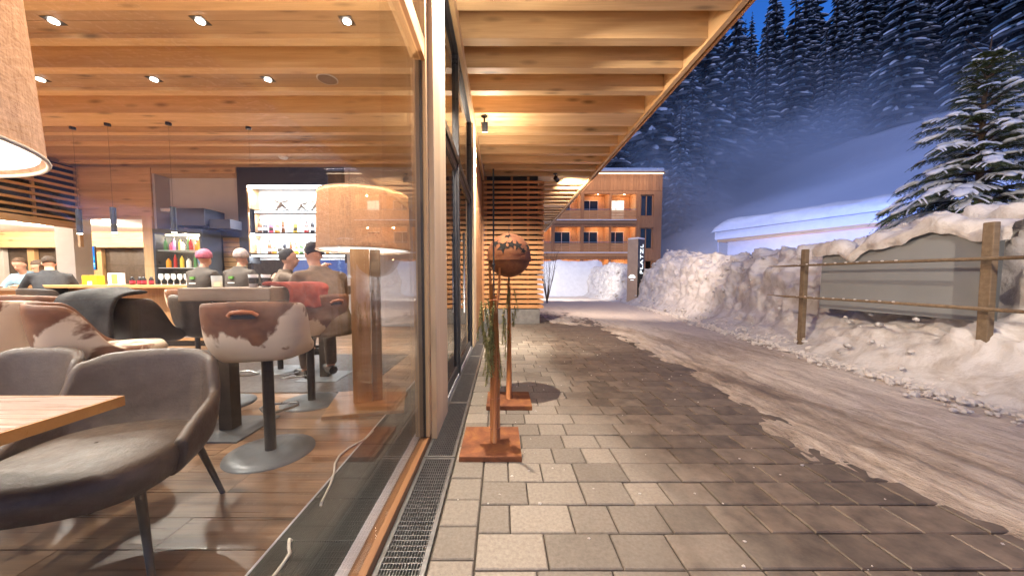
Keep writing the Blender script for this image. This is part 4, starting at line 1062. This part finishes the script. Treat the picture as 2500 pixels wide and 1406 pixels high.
# --- back bar
sb=thing('back_bar_shelf','anthracite wall unit with three lit bottle shelves behind the bar','shelf',(-5.2,8.62,0))
fx=MB(); fx.box(-1.36,0,1.60,-1.13,.42,3.955).box(1.27,0,1.60,1.31,.42,3.955).box(-1.129,0,3.52,1.269,.42,3.955)
fx.build('frame',M['darkpanel'],sb); MB().box(-1.129,.38,1.70,1.269,.42,3.519).build('back_panel',M['whiteb'],sb)
MB().box(-1.128,.0,1.86,-1.09,.379,3.519).build('side_panel',M['spruceZ'],sb)
for i,z in enumerate((1.80,2.325,2.885)):
    s=MB().box(-1.089,.02,z,1.268,.378,z+.035).build('shelf_board',M['bronze'],sb); MB().box(-1.08,.012,z-.035,1.26,.03,z-.002).build('led_strip',M['ledwhite'],s)
s=MB().box(-1.12,.0,3.45,1.262,.06,3.518).build('led_strip',M['ledwhite'],sb)
for z in (2.29,2.85,3.43): area('shelf_lamp',(0,.05,z),(0,.16,z-1),42,(.95,.97,1),2.2,.16,sb)
MB().box(-1.36,-.05,.0,1.31,.42,1.05).build('cupboard',M['darkpanel'],sb); MB().box(-1.36,-.08,1.052,1.31,.42,1.09).build('worktop',M['steel'],sb)
area('worktop_lamp',(0,.1,1.77),(0,.0,0),30,(.9,.95,1),2.2,.1,sb)
for i,(x,sc) in enumerate(((-.38,.27),(.13,.21),(.52,.27))):
    t=thing('star_ornament',('large silver star on the top shelf, left of the three','small silver star on the top shelf, middle of the three','large silver star on the top shelf, right of the three beside the lamp')[i],'star',(-5.2+x,8.80,2.92),0,'silver stars on the top shelf')
    b=MB(); c=sc*.86
    v=[(0,-.05,c),(0,.05,c)]+[((sc if k%2==0 else sc*.45)*math.sin(k*math.pi/5+0),0,c+(sc if k%2==0 else sc*.45)*math.cos(k*math.pi/5)) for k in range(10)]
    b.add(v,[(0,2+k,2+(k+1)%10) for k in range(10)]+[(1,2+(k+1)%10,2+k) for k in range(10)]); b.build('star',M['silver'],t)
BC={'brown':(.16,.06,.02),'black':(.02,.02,.025),'pink':(.75,.12,.22),'amber':(.75,.30,.03),'clear':(.62,.68,.70),'yellow':(.80,.55,.06),'red':(.45,.05,.04),'green':(.08,.22,.07),'white':(.75,.73,.70),'violet':(.55,.25,.55)}
BM={k:(lambda c:flat('bottle_glass',c,.15,0,.1,5,0))(c) for k,c in BC.items()}
PROF=[[(0,0),(.04,0),(.042,.02),(.042,.19),(.03,.23),(.014,.255),(.014,.31),(0,.31)],[(0,0),(.048,0),(.05,.02),(.05,.15),(.036,.18),(.016,.20),(.016,.25),(0,.25)],[(0,0),(.034,0),(.036,.02),(.034,.22),(.016,.28),(.013,.34),(0,.34)]]
def bottle(x,y,z,col,pr,label,group,lab=True,sc=1.0):
    t=thing('bottle',label,'bottle',(x,y,z),random.uniform(0,6),group); t.scale=(sc,)*3
    MB().lathe(PROF[pr],12).build('glass',BM[col],t,smooth=True); h=PROF[pr][-1][1]
    MB().tube([(0,0,h-.03),(0,0,h+.012)],.018,8).build('cap',M['black'] if col!='black' else M['strap'],t)
    if lab:
        r=PROF[pr][3][0]+.001; MB().lathe([(r,.06),(r,.13)],12).build('paper_label',M['white'] if col in('brown','black','amber','red','green') else M['bronze'],t)
ORD='first second third fourth fifth sixth seventh eighth ninth tenth eleventh twelfth thirteenth fourteenth fifteenth sixteenth seventeenth eighteenth'.split()
mid=['brown','black','pink','amber','brown','clear','yellow','clear','red','black','brown','black','brown','clear','amber','black']
for i,c in enumerate(mid): bottle(-6.16+i*.150,8.78+.03*random.random(),2.36,c,[0,1,0,1,2,2,0,2,1,0,1,2,0,1,0,1][i],c+' bottle on the middle lit shelf, '+ORD[i]+' from the left','bottles on the back bar shelves',sc=1.15)
low=['white','white','brown','amber','clear','black','brown','amber','green','yellow','black','brown','black','amber','clear','white','clear','brown']
for i,c in enumerate(low): bottle(-6.2+i*.134,8.77+.05*random.random(),1.835,c,[2,2,0,1,1,0,2,1,0,1,1,0,1,0,2,2,1,0][i],c+' bottle on the lowest lit shelf, '+ORD[i]+' from the left','bottles on the back bar shelves',sc=1.1)
fb=thing('fruit_tray','shallow tray of yellow fruit on the lowest lit shelf','tray',(-5.35,8.70,1.835)); MB().box(-.2,-.05,0,.2,.05,.03).build('tray',M['yellow'],fb,bev=.01)
for k in range(5): MB().ball((-.16+k*.08,0,.05),.036,8).build('fruit',M['yellow'],fb,smooth=True)
# lit bottle cabinet and hood
dc=thing('display_cabinet','dark lit bottle cabinet left of the shelves below the steel hood','cabinet',(-7.55,8.3,0))
f=MB().box(-.60,-.25,.0,.55,.3,1.05).box(-.60,-.25,2.25,.55,.3,2.36).box(-.60,-.25,1.051,-.55,.3,2.249).box(.50,-.25,1.051,.55,.3,2.249).build('frame',M['darkpanel'],dc)
MB().box(-.549,.26,1.051,.499,.3,2.249).build('back_panel',M['mirror'],dc)
for z in (1.45,1.86): MB().box(-.549,-.2,z,.499,.25,z+.015).build('glass_shelf',M['glassware'],dc)
point('cabinet_lamp',(0,-.05,2.2),24,(1,.86,.62),.05,dc); MB().box(-.45,-.1,2.235,.42,.05,2.248).build('led_strip',M['led'],dc)
cc=['green','pink','violet','yellow','white','green','red','amber','yellow','clear']
for i,c in enumerate(cc): bottle(-8.0+i*.10,8.2+.05*(i%2),1.876,c,i%3,c+' bottle in the lit cabinet, '+ORD[i]+' from the left on its upper shelf','bottles in the lit cabinet',False,.9)
for i,c in enumerate(['amber','red','yellow','white','green','clear']): bottle(-7.95+i*.16,8.2,1.466,c,(i+1)%3,c+' bottle in the lit cabinet, '+ORD[i]+' from the left on its lower shelf','bottles in the lit cabinet',False)
hd=thing('extractor_hood','blue-grey steel extractor hood above the bottle cabinet','hood',(-7.1,8.45,0)); MB().box(-.6,-.3,2.45,.1,.3,2.86).box(.11,-.2,2.40,.62,.3,2.62).build('hood',M['bluesteel'],hd,bev=.01)
ss_=thing('kitchen_shutter','pale wooden slatted shutter beside the anthracite shelf unit','shutter',(-6.9,8.9,0))
for k in range(9): MB().box(-.28,-.02,1.15+k*.125,.30,.02,1.15+k*.125+.11).build('slat',M['spruceX'],ss_)
# --- ceiling equipment
def tube_pend(x,y,lb):
    t=thing('tube_pendant',lb,'lamp',(x,y,0),0,'slim black tube pendants over the bar')
    MB().tube([(0,0,2.03),(0,0,2.48)],.04,16).build('tube',M['black'],t,bev=.003); MB().tube([(0,0,2.48),(0,0,ZB-.03)],.0018,5).build('cord',M['bronze'],t)
    MB().tube([(0,0,ZB-.04),(0,0,ZB-.001)],.045,14).build('canopy_cup',M['black'],t); MB().tube([(0,0,2.024),(0,0,2.029)],.034,14).build('lens',M['bulb'],t)
    spot('tube_lamp',(0,0,2.0),(0,0,0),55,(1,.80,.55),100,.6,.03,t)
for x,y,lb in ((-7.85,6.42,'leftmost slim black tube pendant over the bar'),(-7.05,6.28,'black tube pendant in front of the lounge opening, second from the left'),(-5.93,6.25,'black tube pendant in front of the pale wall panel'),(-4.63,6.42,'black tube pendant in front of the left end of the lit shelves')): tube_pend(x,y,lb)
def downlight(x,y,lb,tilt=(0,0)):
    t=thing('downlight',lb,'downlight',(x,y,ZB+.05),0,'recessed downlights in the board ceiling')
    MB().box(-.07,-.07,-.006,.07,.07,-.0005).build('trim',M['black'],t); MB().tube([(0,0,-.012),(tilt[0],tilt[1],-.018)],.042,14).build('lens',M['bulb'],t)
    spot('down_beam',(0,0,-.03),(tilt[0]*3,tilt[1]*3,-3),(130 if x>-2 else 360 if x>-4 else 470)*(.62 if y<2 else 1),(1,.93,.82),(72 if x>-2 else 82 if x>-4 else 150),.8,.04,t)
DL={(0,2):'downlight in the nearest visible ceiling board, rightmost of its row by the window',(1,2):'downlight in the nearest visible ceiling board, middle of its row',(2,2):'downlight in the nearest visible ceiling board, left of its row by the pendant shade',(0,3):'unlit-looking downlight in the second ceiling board beside the loudspeaker',(1,3):'downlight in the second ceiling board, beside the rightmost lit one of its row',(2,3):'downlight in the second ceiling board, middle of its row',(3,3):'downlight in the second ceiling board, left beside the pendant shade'}
for j,y in enumerate((.10,1.18,3.93,5.02)):
    for i in range(6):
        x=-1.70-1.615*i
        if j==3 and i==0: continue
        downlight(x,y,DL.get((i,j),'recessed downlight in row %s of the board ceiling, %s from the window'%(('A','one','two','three')[j] if j else 'zero',ORD[i])) ,(.0,.0))
sp=thing('ceiling_speaker','round grey loudspeaker grille in the second ceiling board','loudspeaker',(-2.47,5.02,ZB+.05)); MB().lathe([(0,-.012),(.115,-.012),(.125,-.006),(.13,-.0005)],32).build('grille',M['greyoak2'],sp,smooth=True); MB().lathe([(.1255,-.0135),(.14,-.009),(.142,-.0005)],32).build('ring',M['greywall'],sp,smooth=True)
sd_=thing('smoke_detector','white oval smoke detector on the far ceiling above the shelves','smoke detector',(-5.05,8.08,ZB+.05)); MB().lathe([(0,-.04),(.08,-.035),(.10,-.0005)],20).build('cover',M['white'],sd_,smooth=True)
# lounge: column, screen, lights
wc=thing('white_column','white square column at the entrance to the lounge','column',(-11.3,9.1,0)); MB().box(-.24,-.2,0,.24,.2,2.895).build('shaft',M['white'],wc)
tv=thing('television','glowing blue television on the lounge wall behind the white column','television',(-13.3,10.9,0),R(20)); MB().box(-.45,-.03,1.5,.32,.03,2.26).build('casing',M['black'],tv); MB().box(-.43,-.034,1.52,.30,-.0305,2.24).build('screen',M['tv'],tv)
dm=thing('dome_camera','black dome camera on the white column top','camera',(-11.62,8.86,2.70)); MB().ball((0,0,0),.07,12).box(-.02,-.02,0,.02,.02,.19).build('dome',M['black'],dm,smooth=True)
for i,(x,y) in enumerate(((-12,10.5),(-14.5,10.5),(-17,10.5),(-13,7),(-16,7.5))):
    t=thing('lounge_light','round warm ceiling light of the lounge, '+ORD[i]+' counted from the column','ceiling light',(x,y,2.895)); MB().lathe([(0,-.03),(.10,-.025),(.12,-.0)],18).build('lens',M['led'],t); point('lounge_lamp',(0,0,-.15),200,(1,.82,.62),.08,t)

# ================================================================ PEOPLE
def loft(b,secs,n=14,tilt=0):
    vs=[];fs=[]
    for (cx,cy,cz),(rx,ry) in secs:
        for k in range(n): a=2*math.pi*k/n; vs.append((cx+rx*math.cos(a),cy+ry*math.sin(a),cz))
    m=len(secs)
    for i in range(m-1):
        for k in range(n): fs.append((i*n+k,i*n+(k+1)%n,(i+1)*n+(k+1)%n,(i+1)*n+k))
    fs.append(tuple(range(n))[::-1]); fs.append(tuple(range((m-1)*n,m*n))); b.add(vs,fs)
def rem(o,v,sm=6):
    r=o.modifiers.new('one_surface','REMESH'); r.mode='VOXEL'; r.voxel_size=v; r.use_smooth_shade=True
    s=o.modifiers.new('soft','SMOOTH'); s.iterations=sm; s.factor=.5
def person(label,loc,rz,hs=.76,jacket=(.03,.03,.03),trous=(.03,.03,.04),hair='short',haircol=(.03,.018,.01),lean=.08,look=0.,nod=.0,
           aL=((-.30,.16,.24),(-.16,.36,.30)),aR=((.30,.16,.24),(.16,.36,.30)),hat=None,emblem=False,skin=(.55,.30,.20),stand=False):
    t=thing('person',label,'person',loc,rz)
    ms=flat('skin',skin,.5,0,.06,14,.05); mj=flat('jacket_fabric',jacket,.8,0,.25,16,.4); mt=flat('trouser_fabric',trous,.8,0,.2,16,.3)
    ch=Vector((0,lean,hs+.47)); nk=Vector((0,lean*1.25+.01,hs+.60)); hd_=Vector((0,lean*1.4+.03+nod*.10,hs+.735-nod*.05))
    F=Vector((math.sin(look),math.cos(look),-nod)).normalized(); Rt=Vector((math.cos(look),-math.sin(look),0)); U=Rt.cross(F)
    def W(x,y,z): return hd_+Rt*x+F*y+U*z
    B=MB()
    loft(B,[((0,-.01,hs-.02),(.15,.11)),((0,0,hs+.08),(.16,.115)),((0,lean*.4,hs+.22),(.135,.10)),((0,lean*.8,hs+.38),(.16,.11)),((0,lean,hs+.50),(.165,.10)),((0,lean*1.1,hs+.55),(.09,.07))])
    B.tube([nk-Vector((0,.01,.09)),hd_-Vector((0,0,.05))],[.062,.055],10)
    def ell(c,rx,ry,rz_,n=14):
        b0=len(B.v); B.ball((0,0,0),1,n)
        for i in range(b0,len(B.v)):
            v=Vector(B.v[i]); B.v[i]=tuple(c+Rt*v.x*rx+F*v.y*ry+U*v.z*rz_)
    ell(W(0,-.01,.02),.076,.094,.10); ell(W(0,.025,-.045),.058,.068,.075); ell(W(0,.097,-.02),.012,.017,.022,8)
    for s in (-1,1): ell(W(s*.078,-.01,-.01),.010,.022,.032,8)
    J=MB()
    loft(J,[((0,-.01,hs-.06),(.19,.15)),((0,0,hs+.08),(.19,.145)),((0,lean*.4,hs+.22),(.18,.135)),((0,lean*.8,hs+.38),(.205,.145)),((0,lean,hs+.48),(.20,.125)),((0,lean*1.1,hs+.55),(.12,.09)),((0,lean*1.2,hs+.60),(.085,.08))],16)
    def hand(p,d,side):
        d=d.normalized(); s=d.cross(Vector((0,0,1))); s=s.normalized() if s.length>.01 else Vector((1,0,0)); nrm=s.cross(d)
        B.tube([p-d*.03,p+d*.04,p+d*.085],[.027,.036,.034],8)
        for k,l in enumerate((.066,.078,.074,.058)):
            o=p+d*.08+s*(k-1.5)*.019; q=o+d*l*.55-nrm*.012; B.tube([o-d*.02,q,q+d*l*.30-nrm*.03],[.0105,.0095,.008],6)
        o=p+d*.03+s*side*.03; B.tube([o,o+(d*.5+s*side).normalized()*.035,o+(d*.9+s*side*.5).normalized()*.062],[.013,.012,.009],6)
    for (e,h),sd in ((aL,-1),(aR,1)):
        sh_=Vector((sd*.185,lean,hs+.49)); e=Vector(e)+Vector((0,lean*.7,hs)); h=Vector(h)+Vector((0,lean*.7,hs))
        B.tube([sh_,e,h],[.05,.042,.028],9); hand(h,(h-e),-sd)
        J.tube([sh_-Vector((sd*.06,0,0)),sh_,(sh_+e)/2,e,(e+h)/2,h-(h-e).normalized()*.03],[.075,.078,.068,.062,.054,.046],10)
    T=MB()
    for sd in (-1,1):
        hip=Vector((sd*.09,0,hs+.03)); kn=Vector((sd*.13,.42,hs+.05)) if not stand else Vector((sd*.1,.03,hs*.52)); an=Vector((sd*.12,.34,hs-.42)) if not stand else Vector((sd*.1,0,.09))
        B.tube([hip,kn,an],[.08,.055,.038],9); B.tube([an,an+Vector((0,.06,-.05)),an+Vector((sd*.02,.19,-.06))],[.04,.042,.03],8)
        T.tube([hip-Vector((0,.06,0)),hip,kn,(kn+an)/2,an],[.09,.10,.074,.065,.058],10)
        S_=MB().tube([an+Vector((0,-.04,-.055)),an+Vector((0,.05,-.05)),an+Vector((sd*.02,.21,-.065))],[.045,.05,.036],8).build('shoe',M['black'],t,smooth=True)
    loft(T,[((0,-.02,hs-.05),(.17,.13)),((0,-.0,hs+.10),(.175,.13))])
    rem(B.build('body',ms,t,smooth=True),.012,4); rem(J.build('jacket',mj,t,smooth=True),.02,5); rem(T.build('trousers',mt,t,smooth=True),.02,5)
    # face
    fe_=MB()
    for s in (-1,1):
        b0=len(fe_.v); fe_.ball((0,0,0),1,8); c=W(s*.03,.083,.012)
        for i in range(b0,len(fe_.v)): v=Vector(fe_.v[i]); fe_.v[i]=tuple(c+Rt*v.x*.011+F*v.y*.007+U*v.z*.007)
    fe_.build('eyes',M['black'],t,smooth=True)
    mo=MB(); c=W(0,.088,-.065); mo.obox(c,Rt*.022,F*.004,U*.004); mo.build('mouth',M['lips'],t)
    mh=flat('hair_colour' if not hat else 'knitted_hat',hat or haircol,.75,0,.35,30,.7)
    H_=MB(); n=20
    hh=8; fl=.0
    for i in range(hh+1):
        ph=math.pi*(.56 if hat else .62)*i/hh; tp=1-.16*(i/hh)**3
        for j in range(n):
            a=2*math.pi*j/n; fr_=math.sin(a); lim=1-.42*ss(-.05,.55,fr_)
            p2=ph*(lim if not hat else .92 if fr_>.3 else 1.0); q=1.0+(.03 if hat else .11)*noise.noise(Vector((math.cos(a)*4,math.sin(a)*4,i*1.9)))
            k=1.24 if hat else 1.07
            H_.v.append(tuple(W(.080*k*q*tp*math.sin(p2)*math.cos(a),(-.012 if hat else -.024)+.098*k*q*tp*math.sin(p2)*math.sin(a),.022+.104*k*q*math.cos(p2))))
    for i in range(hh):
        for j in range(n): H_.f.append((i*n+j,(i+1)*n+j,(i+1)*n+(j+1)%n,i*n+(j+1)%n)); H_.m.append(0)
    H=H_.build('hat' if hat else 'hair',mh,t,smooth=True,sol=.016 if hat else .004)
    if hair=='long':
        L=MB(); 
        for j in range(11):
            a=math.pi*(1.0+j/10.0)*1.0; p0=W(.085*math.cos(a),-.015+.10*math.sin(a),.03); L.tube([p0,p0+Vector((0,0,-.12))+F*-.005,p0+Vector((0,0,-.27))+F*.01],[.026,.03,.014],7)
        L.build('long_hair',mh,t,smooth=True)
    if emblem:
        y=lean*.8-.152; MB().box(-.035,y-.004,hs+.40,.035,y+.03,hs+.44).build('emblem',M['emblem'],t); MB().box(-.055,y-.004+.005,hs+.33,.055,y+.03,hs+.345).build('stripe',M['white'],t)
    return t
person('person in a dark jacket and pink knitted hat sitting at the bar counter',(-4.80,5.40,0),fz(0.1,1),.775,(.045,.035,.028),hat=(.40,.10,.16),emblem=True)
person('person in a dark jacket and pale grey knitted hat sitting at the bar',(-4.2,5.40,0),fz(.06,1),.785,(.05,.038,.03),hat=(.36,.29,.26),emblem=True,aR=((.32,.14,.25),(.36,.30,.42)))
person('black-haired person in a brown jacket raising an arm to drink',(-2.85,4.35,0),fz(.9,.5),.70,(.10,.065,.04),haircol=(.012,.01,.01),aR=((.34,.20,.44),(.22,.44,.62)),aL=((-.28,.18,.26),(-.05,.40,.32)))
person('person in a tan-brown jacket hunched over a phone at the high table',(-1.60,3.22,0),fz(-.75,.65),.70,(.16,.10,.062),(.10,.07,.05),haircol=(.02,.016,.014),lean=.24,nod=.5,aL=((-.27,.22,.22),(-.05,.42,.36)),aR=((.27,.22,.22),(.05,.42,.36)))
person('man in a pale blue pullover looking down at the far left table',(-9.02,6.62,0),fz(.25,-1),.74,(.22,.34,.42),haircol=(.09,.045,.02),lean=.12,nod=.55)
person('woman with long brown hair at the far left table',(-8.62,6.72,0),fz(-.3,-1),.70,(.20,.38,.48),hair='long',haircol=(.08,.045,.025),lean=.14,nod=.6)
person('man in a black pullover bent over the far left table, seen from behind',(-7.62,5.78,0),fz(-.8,.6),.74,(.014,.014,.018),haircol=(.04,.022,.012),lean=.2,nod=.5)
for i,(x,y) in enumerate(((-9.02,6.72),(-8.62,6.82),(-7.60,5.76))):
    t=stool(('bar stool under the man in the pale blue pullover','bar stool under the long-haired woman','bar stool under the man in the black pullover')[i],(x,y,0),0,'leatherdk',False)
ph_=thing('phone','glowing phone held by the hunched person in brown','phone',(-2.02,3.62,1.13),R(30)); MB().box(-.035,-.005,0,.035,.005,.14).build('case',M['black'],ph_); MB().box(-.032,-.0075,.006,.032,-.0055,.134).build('screen',M['phone'],ph_)
# ================================================================ steam drifting over the slope behind the pool house
def steam():
    t=NT('steam_volume'); v=t.coord(); P=t.pos(); sx=t.n('ShaderNodeSeparateXYZ'); t.set(sx.inputs[0],t.coord('Generated'))
    def bell(o): return t.math('MULTIPLY',t.math('MULTIPLY',o,t.math('SUBTRACT',1.,o)),4.)
    e=t.math('MULTIPLY',bell(sx.outputs[0]),bell(sx.outputs[1])); hz=t.math('POWER',t.math('SUBTRACT',1.,sx.outputs[2],True),1.3)
    n=t.ramp(t.noise(P,.07,4,.6,.8),[(.36,0.),(.68,1.)])
    d=t.math('MULTIPLY',t.math('MULTIPLY',t.math('MULTIPLY',e,hz),n),.62)
    b=t.n('ShaderNodeVolumePrincipled'); b.inputs['Color'].default_value=(.97,.96,.97,1); t.set(b.inputs['Density'],d); b.inputs['Anisotropy'].default_value=.1
    t.t.links.new(b.outputs[0],t.o.inputs['Volume'])
    o=MB().box(-24,-17,-1,24,17,20).build('steam',t.m,None,loc=(36,45,4)); tag(o,'drifting steam cloud over the snow slope behind the pool house',kind='stuff')
steam()
